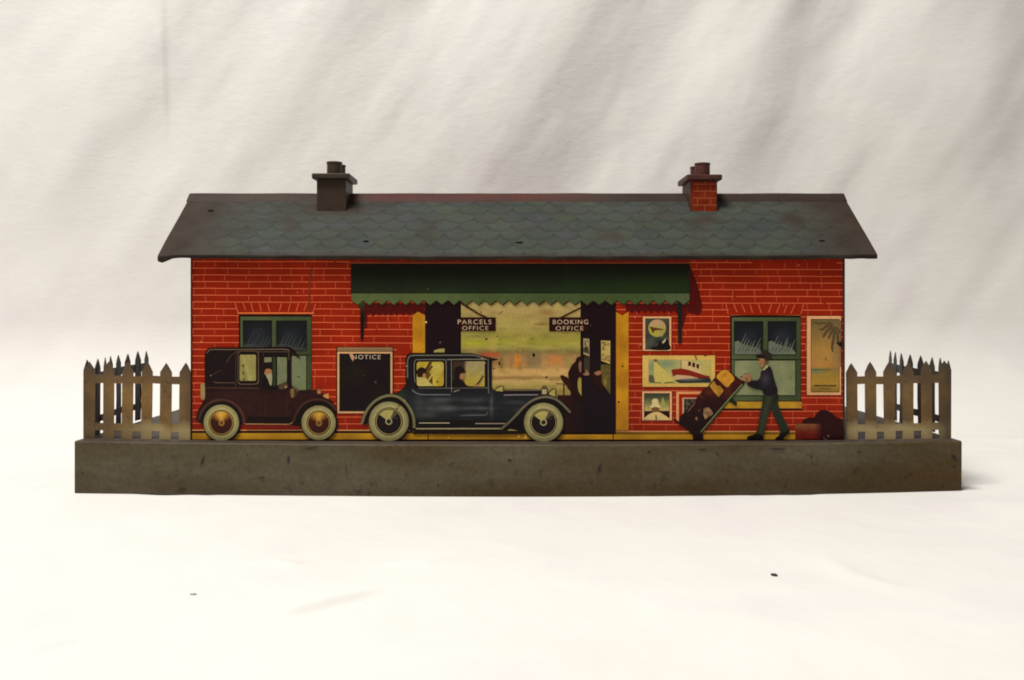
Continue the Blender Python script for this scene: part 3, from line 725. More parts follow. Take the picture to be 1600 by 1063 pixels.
# blue saloon, centre
zc, zd = Z(560, 540, 6.644), Z(720, 540, 6.644)
car = Art(96)
outl = zc([(40, 812), (62, 720), (110, 630), (190, 550), (270, 508), (340, 494), (410, 482), (470, 435), (492, 390), (490, 130), (505, 95), (530, 78), (580, 70)]) + zd([(100, 74), (250, 108), (388, 138), (386, 146), (324, 152), (322, 430), (350, 462), (440, 470), (835, 462), (905, 500), (960, 520), (1050, 570), (1145, 690), (1130, 700), (900, 560), (700, 700), (620, 860), (480, 882), (420, 880)]) + zc([(600, 885), (540, 880), (500, 700), (330, 560), (140, 700), (85, 815)])
car.poly(outl, (24, 15, 14))
def navy(x, y):
    c = mixc((27, 22, 27), (32, 35, 39), (y - 604) / 12)
    c = mixc(c, (28, 30, 34), max(0, (y - 646) / 14))
    for cx, cy, rx, ry, s in ((690, 624, 20, 4, .8), (700, 637, 16, 5, .9), (672, 636, 20, 9, .6), (745, 637, 26, 2.5, .9), (740, 624, 22, 4, .55), (668, 648, 16, 4, .5), (768, 632, 2.4, 18, .8), (654, 630, 8, 18, .4), (740, 647, 24, 1.4, .6), (806, 628, 20, 3, .45), (815, 640, 14, 4, .35)):
        c = mixc(c, (90, 94, 96), s * .95 * blob(x, y, cx, cy, rx, ry))
    c = mixc(c, (40, 58, 44), .7 * blob(x, y, 628, 616, 10, 8))
    return mixc(c, (22, 24, 28), .6 * max(0, nz(x * .35, y, 6, 4)))
car.paint(zc([(345, 505), (410, 490), (478, 440), (500, 395), (498, 140), (512, 104), (540, 88), (580, 82)]) + zd([(100, 84), (245, 118), (316, 150), (318, 432), (345, 468), (440, 478), (835, 470), (880, 510), (760, 550), (640, 650), (540, 760), (430, 855)]) + zc([(600, 852), (580, 740), (530, 630), (440, 545)]), navy, 2.4)
G1 = (116, 114, 108)
car.stroke(smooth(zc([(512, 330), (512, 160), (526, 116), (556, 98), (700, 96)]) + zd([(60, 94), (140, 97), (200, 112), (260, 134)]), False, 4), 1.3, G1)
car.stroke(smooth(zc([(590, 380), (582, 300), (582, 180), (595, 146), (640, 140), (870, 140), (905, 150), (912, 200), (912, 425)]), False, 4), 1.1, G1, up=False)
car.stroke(zc([(920, 140), (960, 140)]) + zd([(60, 136), (270, 136)]), 1.2, (128, 126, 116), up=False)
car.stroke(zc([(625, 436), (960, 436)]) + zd([(0, 435), (280, 432)]), 1.0, (116, 112, 104), up=False)
car.stroke(smooth(zc([(560, 450), (590, 480), (640, 500), (700, 503), (960, 504)]), False), 1.1, (110, 122, 128), up=False)
car.stroke(zc([(966, 150), (968, 480)]), 1.1, G1, up=False); car.stroke(zd([(284, 130), (286, 300), (288, 490)]), 1.0, G1, up=False)
car.stroke(zc([(992, 478), (1005, 465), (1040, 460), (1048, 452)]), 1.0, (156, 150, 138), up=False)
car.stroke(smooth(zd([(0, 722), (230, 716), (268, 706), (280, 680)]), False), .9, (92, 100, 108), up=False)
car.stroke(zd([(446, 455), (640, 452), (828, 455)]), 1.3, (86, 76, 84), up=False); car.poly(zd([(446, 464), (835, 462), (835, 488), (446, 486)]), (24, 14, 20), False)
car.stroke(zd([(446, 508), (600, 505), (800, 504)]), 1.3, (140, 126, 136))
car.poly(zc([(600, 770), (990, 770)]) + zd([(0, 770), (470, 775), (440, 840)]) + zc([(600, 845)]), (20, 16, 16))
car.stroke(zc([(630, 797), (948, 797)]), 1.4, (166, 156, 136)); car.stroke(zd([(150, 803), (300, 803), (462, 802)]), 1.3, (156, 140, 132), up=False)
car.poly(zc([(590, 866), (960, 866)]) + zd([(0, 866), (420, 866), (640, 880), (660, 912), (420, 915)]) + zc([(560, 912)]), (30, 20, 12), False)
car.stroke(zc([(598, 856), (960, 856)]) + zd([(0, 855), (415, 855)]), 2.0, (156, 144, 114))
car.poly(zd([(482, 876), (520, 852), (632, 852), (592, 876)]), (160, 140, 88))
caro2 = car.build('motor_car', st, 'dark blue saloon car with cream wedge hubcaps')
w_ = Art(130)
w_.poly(rrect(649, 562.2, 695.6, 604.4, 4), (20, 13, 12))
w_.paint(rrect(651.4, 564.4, 693.4, 602.4, 4), lambda x, y: mixc(mixc((176, 158, 64), (150, 130, 44), .5 + nz(x, y, 12, 3)), (172, 160, 96), .8 * blob(x, y, 684, 574, 10, 10)), 2.4)
w_.poly(zc([(735, 165), (772, 163), (705, 262), (688, 246)]), (70, 42, 16)); w_.paint(zc([(700, 262), (760, 190), (775, 215), (735, 270), (770, 310), (772, 405), (745, 395), (700, 320)]), lambda x, y: mixc((110, 82, 34), (78, 54, 22), .5 + nz(x, y, 4, 5)), 1.6)
w_.poly(zc([(765, 285), (778, 292), (738, 355), (716, 358)]), (172, 156, 92)); w_.poly(ell(683.6, 595.4, 2, 1.4, 10), (96, 76, 30), False); w_.build('window', caro2)
w_ = Art(130)
w_.poly(zc([(975, 152), (1066, 150)]) + zd([(262, 150), (262, 426), (0, 428)]) + zc([(975, 428)]), (20, 13, 12))
w_.paint(zc([(985, 160), (1066, 158)]) + zd([(248, 156), (248, 418), (0, 420)]) + zc([(985, 420)]), lambda x, y: mixc(mixc((148, 136, 100), (156, 140, 64), (y - 572) / 22 + .3 * nz(x - y, 0, 9, 1)), (62, 46, 36), max(0, min(1, (729 - x + (575 - y) * .1) / 5))), 2)
w_.stroke(zd([(110, 270), (165, 200)]), .7, (174, 166, 120)); w_.stroke(zd([(150, 340), (225, 262)]), .8, (176, 166, 110), up=False); w_.build('window', caro2)
d_ = Art(140)
d_.poly(smooth(zc([(612, 300), (608, 255), (640, 222), (680, 222), (704, 245), (706, 275), (690, 310), (660, 330), (620, 330)])), (40, 22, 14)); d_.poly(smooth(zc([(672, 290), (692, 280), (700, 305), (690, 330), (668, 335)])), (148, 116, 74))
d_.poly(smooth(zc([(612, 385), (618, 345), (645, 322), (690, 335), (735, 370), (768, 408), (690, 414), (625, 412)])), (170, 158, 98)); d_.poly(smooth(zc([(606, 330), (626, 318), (624, 345), (610, 352)])), (170, 158, 98), False); d_.build('person', caro2, 'dark haired passenger in a pale coat')
z4 = Z(540, 530, 4.444)
d_ = Art(140)
d_.poly(smooth(z4([(752, 235), (765, 195), (795, 182), (820, 196), (836, 228), (815, 228), (800, 245), (785, 275), (760, 270)])), (32, 20, 18)); d_.poly(smooth(z4([(795, 242), (812, 232), (826, 240), (824, 262), (812, 276), (796, 270)])), (146, 108, 80))
d_.poly(smooth(z4([(742, 325), (745, 285), (775, 272), (815, 285), (845, 318), (890, 322), (800, 330)])), (28, 17, 16)); d_.poly(smooth(z4([(885, 322), (915, 296), (940, 280), (946, 290), (930, 312), (905, 326)])), (138, 104, 72)); d_.stroke(z4([(958, 250), (940, 275), (914, 308)]), 2.4, (62, 40, 26)); d_.build('person', caro2, 'driver in a dark peaked cap holding the wheel')
for pts_ in ([(352, 462), (375, 432), (405, 416), (442, 418), (442, 472)], [(908, 496), (930, 462), (955, 446), (986, 442), (984, 522), (960, 518)]):
    f_ = Art(126); f_.poly(zd(pts_), (150, 142, 84)); f_.stroke(zd(pts_[:4] + [pts_[4]]), 1.5, (32, 24, 14)); f_.build('headlight', caro2)
f_ = Art(126); f_.poly(zd([(832, 436), (902, 436), (902, 506), (836, 502)]), (34, 24, 16)); f_.poly(zd([(842, 445), (892, 445), (892, 498), (842, 498)]), (146, 138, 104)); f_.poly(zd([(845, 432), (848, 414), (888, 414), (890, 432)]), (40, 28, 18), False); f_.poly(zd([(853, 428), (854, 419), (882, 419), (883, 428)]), (104, 92, 58)); f_.build('radiator_cap', caro2)
fender(caro2, zc([(38, 805), (60, 730), (108, 640), (180, 566), (262, 524), (340, 512), (420, 530), (490, 585), (545, 665), (575, 750), (580, 850)]), 4.8, ((88, 84, 64), (122, 114, 86)), 122, arcpts(608, 657, 34, 34, 176, 372, 18))
fender(caro2, zd([(416, 862), (500, 790), (580, 710), (660, 625), (750, 560), (840, 530), (920, 530), (1000, 560), (1070, 618), (1138, 690)]), 4.2, ((78, 72, 62), (112, 104, 90)), 122, zd([(470, 850), (590, 720), (680, 625), (760, 566), (850, 540), (930, 540), (1030, 600), (1060, 660)]) + [(880, 660), (840, 680), (812, 672)])
wheel_part(caro2, 607.8, 657.4, 31, 30.9, 21.3, 'cream', 150)
wheel_part(caro2, 849.2, 658.9, 30.5, 30.4, 20.9, 'cream', 150)

# ---- porter with a luggage trolley
zh, zi = Z(1040, 560, 7.593), Z(1130, 530, 6.25)
t_ = Art(96)
body = zh([(160, 740), (166, 690), (240, 610), (330, 520), (368, 462), (430, 380), (498, 330), (530, 285), (600, 200), (640, 150), (700, 124), (745, 140), (895, 252), (938, 262), (942, 280), (820, 420), (680, 590), (530, 760), (410, 892), (445, 885), (442, 978), (325, 976), (318, 900), (262, 842), (170, 778)])
def lug(x, y):
    c = mixc((64, 22, 16), (34, 16, 17), (y - 590) / 60 + .5 * nz(x, y, 9, 3)); return mixc(c, (96, 40, 20), .7 * blob(x, y, 1107, 612, 9, 5) + .5 * blob(x, y, 1138, 610, 8, 14))
t_.paint(body, lug, 2.2)
t_.stroke(zh([(92, 712), (130, 735), (180, 782)]), 2.6, (30, 16, 14)); t_.stroke(zh([(925, 285), (760, 470), (600, 660), (405, 888)]), 4.4, (26, 32, 18)); t_.stroke(zh([(905, 300), (760, 464), (600, 650), (415, 868)]), 1.9, (106, 116, 82))
t_.poly(smooth(zh([(755, 512), (775, 490), (800, 478), (818, 502), (846, 520), (838, 550), (815, 550), (790, 530)]), True, 3), (34, 36, 24))
to = t_.build('luggage_trolley', st)
s_ = Art(108)
s_.paint(smooth(zh([(600, 212), (648, 152), (700, 130), (740, 142), (816, 232), (770, 290), (726, 336), (650, 270)]), True, 3), lambda x, y: mixc((188, 140, 46), (160, 112, 36), .5 + nz(x, y, 8, 3)), 2); s_.build('suitcase', to)
s_ = Art(108); s_.paint(zh([(520, 322), (545, 285), (572, 258), (592, 300), (612, 318), (642, 318), (662, 345), (686, 378), (655, 420), (626, 450), (570, 392)]), lambda x, y: mixc((170, 128, 48), (140, 100, 40), .5 + nz(x, y, 8, 6)), 2); s_.build('suitcase', to)
s_ = Art(108); s_.paint(zh([(450, 584), (500, 574), (545, 612), (562, 644), (540, 666), (500, 690), (465, 714), (444, 655)]), lambda x, y: mixc((156, 126, 96), (112, 84, 62), .5 + 1.2 * nz(x, y, 6, 2)), 1.6)
s_.poly(ell(1088, 653, 2.2, 2.6, 12), (126, 88, 70), False); s_.stroke(smooth(zh([(355, 500), (330, 540), (290, 590), (252, 632)]), False), 2.2, (112, 78, 60), up=False, taper=lambda t: .3 + 2.4 * t * (1 - t)); s_.stroke(zh([(405, 590), (385, 630)]), 3, (76, 44, 40), up=False)
s_.stroke(zh([(388, 420), (440, 465)]), 1, (104, 66, 28), up=False); s_.build('parcel', to)
pr = Art(130)
pr.poly(smooth(zi([(470, 545), (535, 535), (532, 620), (560, 700), (590, 770), (640, 872), (612, 905), (556, 905), (542, 850), (500, 760), (466, 680)]), True, 3), (40, 46, 34))
pr.poly(smooth(zi([(505, 965), (540, 935), (566, 905), (610, 900), (640, 876), (642, 908), (600, 945), (575, 978), (520, 980)]), True, 3), (20, 14, 14))
pr.paint(smooth(zi([(398, 540), (470, 530), (520, 510), (525, 580), (482, 650), (432, 740), (412, 840), (386, 935), (318, 925), (336, 850), (348, 770), (374, 640)]), True, 3), lambda x, y: mixc((58, 64, 46), (30, 32, 26), abs((x - 1130) * 6.25 - 440 + ((y - 530) * 6.25 - 560) * .22) / 70), 1.8)
pr.poly(smooth(zi([(228, 958), (250, 938), (300, 925), (325, 915), (385, 935), (382, 982), (300, 980), (235, 972)]), True, 3), (20, 13, 13))
pr.paint(smooth(zi([(436, 250), (470, 286), (492, 370), (512, 440), (528, 505), (470, 550), (400, 535), (384, 520), (375, 494), (300, 478), (232, 442), (240, 418), (285, 398), (332, 398), (360, 358), (364, 316), (400, 285)]), True, 3), lambda x, y: mixc((30, 25, 32), (70, 64, 78), blob(x, y, 1195, 591, 8, 11) * .8), 1.8)
pr.poly(zi([(384, 294), (415, 250), (436, 246), (436, 262), (392, 302)]), (172, 156, 120))
pr.paint(smooth(zi([(338, 186), (342, 200), (330, 212), (342, 226), (346, 250), (372, 266), (398, 240), (424, 234), (438, 190), (390, 180)]), True, 3), lambda x, y: mixc((150, 116, 82), (90, 62, 44), blob(x, y, 1198, 566, 5, 8) + .8 * blob(x, y, 1185.5, 561.5, 2, 1.4)), 1.2)
pr.polys([zi([(338, 196), (352, 194), (354, 200), (342, 202)]), zi([(344, 232), (366, 228), (368, 234), (348, 237)])], (62, 40, 30)); pr.poly(smooth(zi([(408, 205), (420, 203), (420, 222), (410, 224)]), True, 3), (112, 78, 56))
pr.poly(smooth(zi([(318, 160), (345, 145), (372, 132), (362, 104), (385, 98), (432, 112), (480, 155), (462, 180), (440, 180), (434, 208), (415, 208), (392, 184), (345, 180)]), True, 3), (50, 42, 38))
pr.stroke(zi([(318, 162), (342, 150), (395, 158), (452, 184)]), 1.1, (28, 20, 17)); pr.poly(zi([(312, 164), (346, 152), (398, 164), (392, 182), (350, 176)]), (26, 20, 18))
pr.paint(smooth(zi([(182, 370), (196, 345), (226, 330), (262, 338), (270, 390), (250, 412), (222, 405), (190, 398)]), True, 3), lambda x, y: mixc((164, 124, 92), (116, 82, 60), .5 + 1.2 * nz(x, y, 4, 4)), 1.4)
for k in range(3): pr.stroke(zi([(196 + k * 18, 352 - k * 4), (204 + k * 18, 392)]), .5, (98, 66, 46), up=False)
pr.build('person', st, 'porter in a dark cap and waistcoat pushing the trolley')

# ---- luggage heap printed in the right corner
lg = Art(40)
lg.poly(smooth(zg([(108, 990), (112, 862), (160, 830), (200, 828), (228, 790), (262, 772), (300, 776), (345, 802), (372, 828), (405, 836), (418, 870), (418, 1000), (250, 1008)]), True, 3), (46, 12, 15))
lgo = lg.build('luggage_pile', st)
tr = Art(44); tr.paint(rect(1242.4, 661.4, 1283, 685), lambda x, y: mixc(mixc((122, 80, 48), (104, 26, 18), (y - 663) / 14 + .3 * nz(x, y, 10, 2)), (48, 14, 14), max(0, (x - 1272) / 14)), 2.4)
tr.poly(ell(1290.6, 682.4, 2.4, 2.2, 8), (132, 104, 90)); tr.poly([(1285, 683), (1294, 678), (1297, 680), (1290, 687)], (96, 70, 60), False); tr.build('trunk', lgo)

# chips and rust flecks scattered over the print
ch = wall; ch.layer = 176
for _ in range(90):
    x, y = random.uniform(302, 1316), random.uniform(412, 685)
    r = random.uniform(.4, 1.1)
    ch.poly([(x + r * random.uniform(.6, 1.4) * math.cos(a), y + r * random.uniform(.5, 1.2) * math.sin(a)) for a in (0, 1.1, 2.3, 3.4, 4.6, 5.5)], random.choice(((96, 46, 26), (60, 30, 20), (60, 30, 20), (190, 150, 120))), False)
for q in ((666, 502.6, 1.6), (701, 682.6, 1.2), (810.4, 681, 1.4), (820.8, 682, 1.8), (621, 637, 1.6), (624, 633, 1.2)):
    ch.poly(ell(*q, None, 8), (206, 176, 120) if q[1] > 640 or q[0] == 666 else (70, 56, 36), False)
wall.build('front_wall', st)

# ================================================================== roof
EY, EZ, RY, RZ = -12.0, 371.0, 142.0, 481.0
RX0, RX1 = -549.0, 566.0
SL = math.hypot(RY - EY, RZ - EZ)
def slate(u, v):
    """u along the ridge, v down the slope from the ridge (units) -> colour"""
    T, P, A = 43.0, 26.0, 17.0
    best = None
    k0 = int(v // P) - 1
    for k in range(k0, k0 + 3):
        uu = u / T + (0.5 if k % 2 else 0) + .16 * nz(k * 9, u, 50, 2)
        i = math.floor(uu); du = (uu - i) - .5
        low = k * P + A * math.sqrt(max(0, 1 - (2 * du) ** 2)) + 2.6 * nz(u, k * 31, 13, 7)
        if v < low:
            best = (k, i, low - v, abs(du)); break
    if best is None: best = (k0 + 2, 0, 9, 0)
    k, i, d, du = best
    h1 = nz(k * 3.7 + .3, i * 2.3, 1.0, .37); h2 = nz(k * 1.9, i * 5.1 + .2, 1.0, 4.4)
    c = mixc((80, 86, 75), (81, 83, 83), .5 + h1 * 1.3); c = mixc(c, (78, 89, 68), max(0, h2) * .9); c = mixc(c, (70, 76, 72), max(0, -h2) * 1.2); c = mixc(c, (82, 78, 66), .6 * max(0, nz(u, v, 34, 21))); c = mixc(c, (98, 106, 96), .5 * max(0, nz(u, v, 8, 31)) * min(1, d / 8))
    line = max(0, 1 - d / 3.4); c = mixc(c, (46, 50, 42), 1.0 * line * .66 * max(.15, .62 + .9 * nz(u, v, 22, 14)))
    c = mixc(c, (44, 49, 40), .95 * max(0, 1 - d / 9) * max(0, (du - .33) / .17))
    c = mixc(c, (62, 68, 60), .55 * max(0, 1 - d / 13))
    end = min(u - RX0, RX1 - u) + 26 * nz(u, v, 45, 1) + (0 if u > 0 else -10)
    brown = max(0, min(1, 1.15 - end / 110)) * .95
    brown = max(brown, .8 * max(0, 1 - (v - 6) / 26 + .7 * nz(u, v, 40, 8)) * (1 if abs(u) > 260 or nz(u, 0, 80, 2) > 0 else .35))
    brown = max(brown, .9 * blob(u, v, -300, 44, 70, 26) if u < -180 else 0)
    brown = max(brown, .55 * max(0, (v - SL + 10) / 10), .6 * max(0, nz(u, v, 55, 12) - .2) * 2)
    return mixc(c, mixc((78, 66, 54), (66, 52, 42), .5 + nz(u, v, 30, 3)), brown)
def roof_bend(u, t):            # slightly sagging, dented sheet
    return 1.2 * nz(u, t * 190, 120, 3) + .5 * nz(u, t * 190, 40, 5) - 2.0 * (t ** 2) * math.sin((u + 560) / 1120 * math.pi)
ROOF_INK = 1.0 / 1.55
def build_roof():
    nu, nv = 620, 92
    me = bpy.data.meshes.new('roof'); V, F, CO = [], [], []
    def sheet(front):
        b = len(V); NU = nu if front else 60; NV = nv if front else 8
        for j in range(NV + 1):
            t = j / NV
            for i in range(NU + 1):
                u = RX0 + (RX1 - RX0) * i / NU
                y = RY + (EY - RY) * t if front else RY + (RY - EY) * t
                z = RZ + (EZ - RZ) * t + roof_bend(u, t)
                if front and t > .8:
                    z -= (t - .8) / .2 * (2.5 * max(0, 1 - (u - RX0) / 30) + 3 * max(0, (abs(u - 5) / 560) ** 2 - .6) * 0)
                V.append(W(u, y, z)); CO.append(alb(slate(u, t * SL), ROOF_INK, False) if front else alb((80, 76, 68), ROOF_INK, False))
        for j in range(NV):
            for i in range(NU):
                a = b + j * (NU + 1) + i; q = (a, a + 1, a + NU + 2, a + NU + 1)
                F.append(q if not front else q[::-1])
    sheet(True)
    # folded lip along the front eave: rolls down and a little back
    last = [nv * (nu + 1) + i for i in range(nu + 1)]
    prev = last
    for k, (dy, dz) in enumerate(((-1.0, -1.2), (-1.2, -3.0), (-.6, -6.6), (1.4, -7.0))):
        cur = []
        for i in range(nu + 1):
            p = V[last[i]]; u = RX0 + (RX1 - RX0) * i / nu
            extra = -(6.0 * max(0, 1 - abs(u - RX0 - 6) / 16)) * (k >= 2) + (1.2 * nz(u, 0, 26, 9)) * (k >= 2) + 1.6 * max(0, 1 - (u - RX0) / 60) * (k >= 2)
            cur.append(len(V)); V.append(p + W(0, dy, dz + extra)); CO.append(alb(mixc((66, 60, 48), (52, 40, 32), .5 + nz(u, k * 9, 40, 6)), ROOF_INK, False))
        for i in range(nu): F.append((prev[i], prev[i + 1], cur[i + 1], cur[i])[::-1])
        prev = cur
    sheet(False)
    # small dark nicks in the sheet
    def nick(px, py, w, h):
        t = 0.0
        for q in range(60):     # find the place on the slope
            tt = q / 59; y = RY + (EY - RY) * tt; z = RZ + (EZ - RZ) * tt
            if 481 + (CAM_Z - z) * FOC / (FOC + y) <= py: t = tt
        u0 = (px - 800) * (FOC + RY + (EY - RY) * t) / FOC
        ids = []
        for k in range(10):
            a = k * math.pi / 5; u = u0 + w * math.cos(a) * random.uniform(.7, 1.2); tt = t + h * math.sin(a) * random.uniform(.7, 1.2) / SL
            ids.append(len(V)); V.append(W(u, RY + (EY - RY) * tt - .5, RZ + (EZ - RZ) * tt + roof_bend(u, tt) + .6)); CO.append((.008, .007, .006))
        F.append(ids)
    for q in ((329, 331, 4.5, 2.4), (572, 377, 5, 2), (811, 379, 5.5, 2), (1284, 377, 5.5, 1.2)):
        nick(*q)
    me.from_pydata(V, [], F)
    at = me.color_attributes.new('print', 'FLOAT_COLOR', 'POINT')
    at.data.foreach_set('color', np.array([(*c, 1.0) for c in CO], dtype=np.float32).ravel())
    me.materials.append(ROOF_TIN)
    me.polygons.foreach_set('use_smooth', [True] * len(me.polygons))
    o = link('roof', me, st)
    so = o.modifiers.new('thickness', 'SOLIDIFY'); so.thickness = 1.0 * U; so.offset = -1
    # ridge capping
    bm = bmesh.new(); prof = [(-20, -12.6), (-19, -10.4), (-12, -4.0), (-5, 2.6), (0, 4.6), (5, 2.6), (12, -4.0), (20, -12.6)]
    rows = []
    for i in range(121):
        u = RX0 - 1.5 + (RX1 - RX0 + 2) * i / 120
        rows.append([bm.verts.new(W(u, RY + y, RZ + z - 2.0 + .6 * nz(u, 0, 70, 4))) for y, z in prof])
    for a, b2 in zip(rows, rows[1:]):
        for j in range(len(prof) - 1): bm.faces.new((a[j], a[j + 1], b2[j + 1], b2[j]))
    return o, bm
roof, rbm = build_roof()
ro = from_bm('ridge', rbm, ROOF_TIN, roof, smooth=True)
def ridge_tone(u, y):
    red = max(0, min(1, (u + 285) / 70)) * max(0, min(1, (150 - u) / 90)) * (.75 + .5 * nz(u, 0, 40, 3))
    c = mixc(mixc((84, 70, 60), (68, 54, 45), (u + 500) / 1000 + .4 * nz(u, y, 40, 1)), (112, 62, 56), red)
    return mixc(c, (52, 40, 34), .8 * max(0, 1 - abs(y + 16) / 4) + .6 * max(0, 1 - abs(y) / 5))
at = ro.data.color_attributes.new('print', 'FLOAT_COLOR', 'POINT')
at.data.foreach_set('color', np.array([(*alb(ridge_tone(v.co.x / U, v.co.y / U - RY), ROOF_INK, False), 1.0) for v in ro.data.vertices], dtype=np.float32).ravel())

# ================================================================== chimneys
def chimney(xc, hw, y0, y1, mat, label, bricks, zc, off):
    bm = bmesh.new(); box(bm, xc - hw, xc + hw, y0, y1, 430, zc); bevel_all(bm, 1.2)
    o = from_bm('chimney', bm, mat, st, label)
    bm = bmesh.new(); box(bm, xc - hw - 7, xc + hw + 7, y0 - 7, y1 + 7, zc + .3, zc + 9.5); bevel_all(bm, 2.2, 3)
    from_bm('cap', bm, mat, o)
    for yy in (y0 + 17, y1 - 17):
        bm = bmesh.new(); n = 28; rings = []
        for r, z in ((12.6, zc + 9.6), (12.4, zc + 28), (13.2, zc + 28.6), (13.2, zc + 31), (10.6, zc + 31), (10.2, zc + 12)):
            rings.append([bm.verts.new(W(xc + off + r * math.cos(2 * math.pi * i / n), yy + r * math.sin(2 * math.pi * i / n), z)) for i in range(n)])
        for a, b2 in zip(rings, rings[1:]):
            for i in range(n): bm.faces.new((a[i], a[(i + 1) % n], b2[(i + 1) % n], b2[i]))
        bm.faces.new(rings[-1])
        from_bm('chimney_pot', bm, mat, o)
    if bricks:
        a = Art(0, lambda x, y, d: W(x, y0 - .25 - d, y))
        h = 11.6; z = 447.0; k = 0
        a.layer = 8
        while z < zc - 3:
            a.poly(rect(xc - hw + 5, z - .8, xc + hw - 2, z + .8), (156, 88, 58), False)
            xx = xc - hw + (12 if k % 2 else 24)
            while xx < xc + hw - 2:
                a.poly(rect(xx - .7, z + .9, xx + .7, min(z + h - .9, zc - 1)), (150, 84, 56), False); xx += 22
            z += h; k += 1
        a.layer = 0
        a.grid(xc - hw + 1.4, 432, xc + hw - 1.4, zc - 1.5, 8, lambda x, y: mixc((134, 50, 22), (112, 40, 22), .5 + nz(x, y, 12, 3)))
        b_ = Art(0, a.map); b_.v, b_.c, b_.f = a.v, a.c, a.f
        a.build('brickwork', o)
chimney(-300.5, 24.5, 97, 166, M_CHIM, 'plain dark brown chimney', False, 501.5, 2)
chimney(319.0, 22.5, 97, 172, M_CHIMRED, 'maroon chimney printed with bricks', True, 499.5, 1)

# ================================================================== picket fences
def panel(bm, length, pitch, wid, height, place, first=0.0, holes=True, gap_only_rails=((.72, .82), (.115, .21)), seedv=0):
    """pickets and rails of one stamped sheet; place(s, z, d) maps sheet coordinates to the world"""
    n = int(round((length - wid) / pitch)) + 1
    T = 1.3
    def prism(pts, d0=0.0):
        A = [bm.verts.new(place(s, z, d0)) for s, z in pts]; B = [bm.verts.new(place(s, z, T - d0)) for s, z in pts]
        bm.faces.new(A); bm.faces.new(B[::-1])
        for i in range(len(pts)): bm.faces.new((A[i], B[i], B[(i + 1) % len(pts)], A[(i + 1) % len(pts)]))
    for i in range(n):
        s0 = first + i * pitch + random.uniform(-.5, .5) * (0 < i < n - 1); s1 = s0 + wid + random.uniform(-.7, .5); ln = random.uniform(-1.0, 1.0); j = random.uniform(-.8, .8); tip = height + random.uniform(-1.5, 1.0)
        sh_ = height - 15.5
        edge = [(s0, 0), (s1, 0), (s1, height * .4), (s1 + ln * .6, sh_), ((s0 + s1) / 2 + 3.4 + j + ln, tip - 5), ((s0 + s1) / 2 + j + ln, tip), ((s0 + s1) / 2 - 3.4 + j + ln, tip - 5), (s0 + ln * .6, sh_), (s0, height * .4)]
        prism(edge)
        if i < n - 1:
            for (a, b2) in gap_only_rails:
                da, db = random.uniform(-.9, .9), random.uniform(-.9, .9); e1 = first + (i + 1) * pitch + .6
                prism([(s1 - .9, height * a + da), (e1, height * a + da * .4), (e1, height * b2 + db * .4), (s1 - .9, height * b2 + db)], .15)
Z0 = 79.6
def fence(x_corner, x_house, label):
    sgn = 1 if x_house > x_corner else -1
    length = abs(x_house - x_corner)
    bm = bmesh.new()
    fy = lambda s: 6 + 1.2 * nz(s, 0, 40, x_corner) + (2.5 if s < 12 else 0) * 0
    panel(bm, length, (length - 17.8) / 5, 17.8, 123, lambda s, z, d: W(x_corner + sgn * s + sgn * (z - 60) * .012, fy(s) + d + 1.5 * nz(s, z, 60, 3), Z0 + z - (s / length) * 1.5 + .5 + 2 * (1 - s / length)))
    o = from_bm('picket_fence', bm, M_FENCE, st, label)
    bm = bmesh.new()
    bow = lambda s: 5 * math.sin(s / 250 * math.pi * 2.2 + x_corner) * min(1, s / 60)
    panel(bm, 256, (256 - 18) / 7, 18, 123, lambda s, z, d: W(x_corner - sgn * (2.2 - d) + sgn * (bow(s) + 2 * nz(s, z, 50, 2)), 8.5 + s, Z0 + z + 2.6 + s * .018), gap_only_rails=((.70, .82), (.16, .25)))
    from_bm('side_panel', bm, M_FENCE_BACK, o)
fence(-671.5, -504.5, 'left picket fence, browned')
fence(688.0, 524.5, 'right picket fence, pale brass along its lower rail')

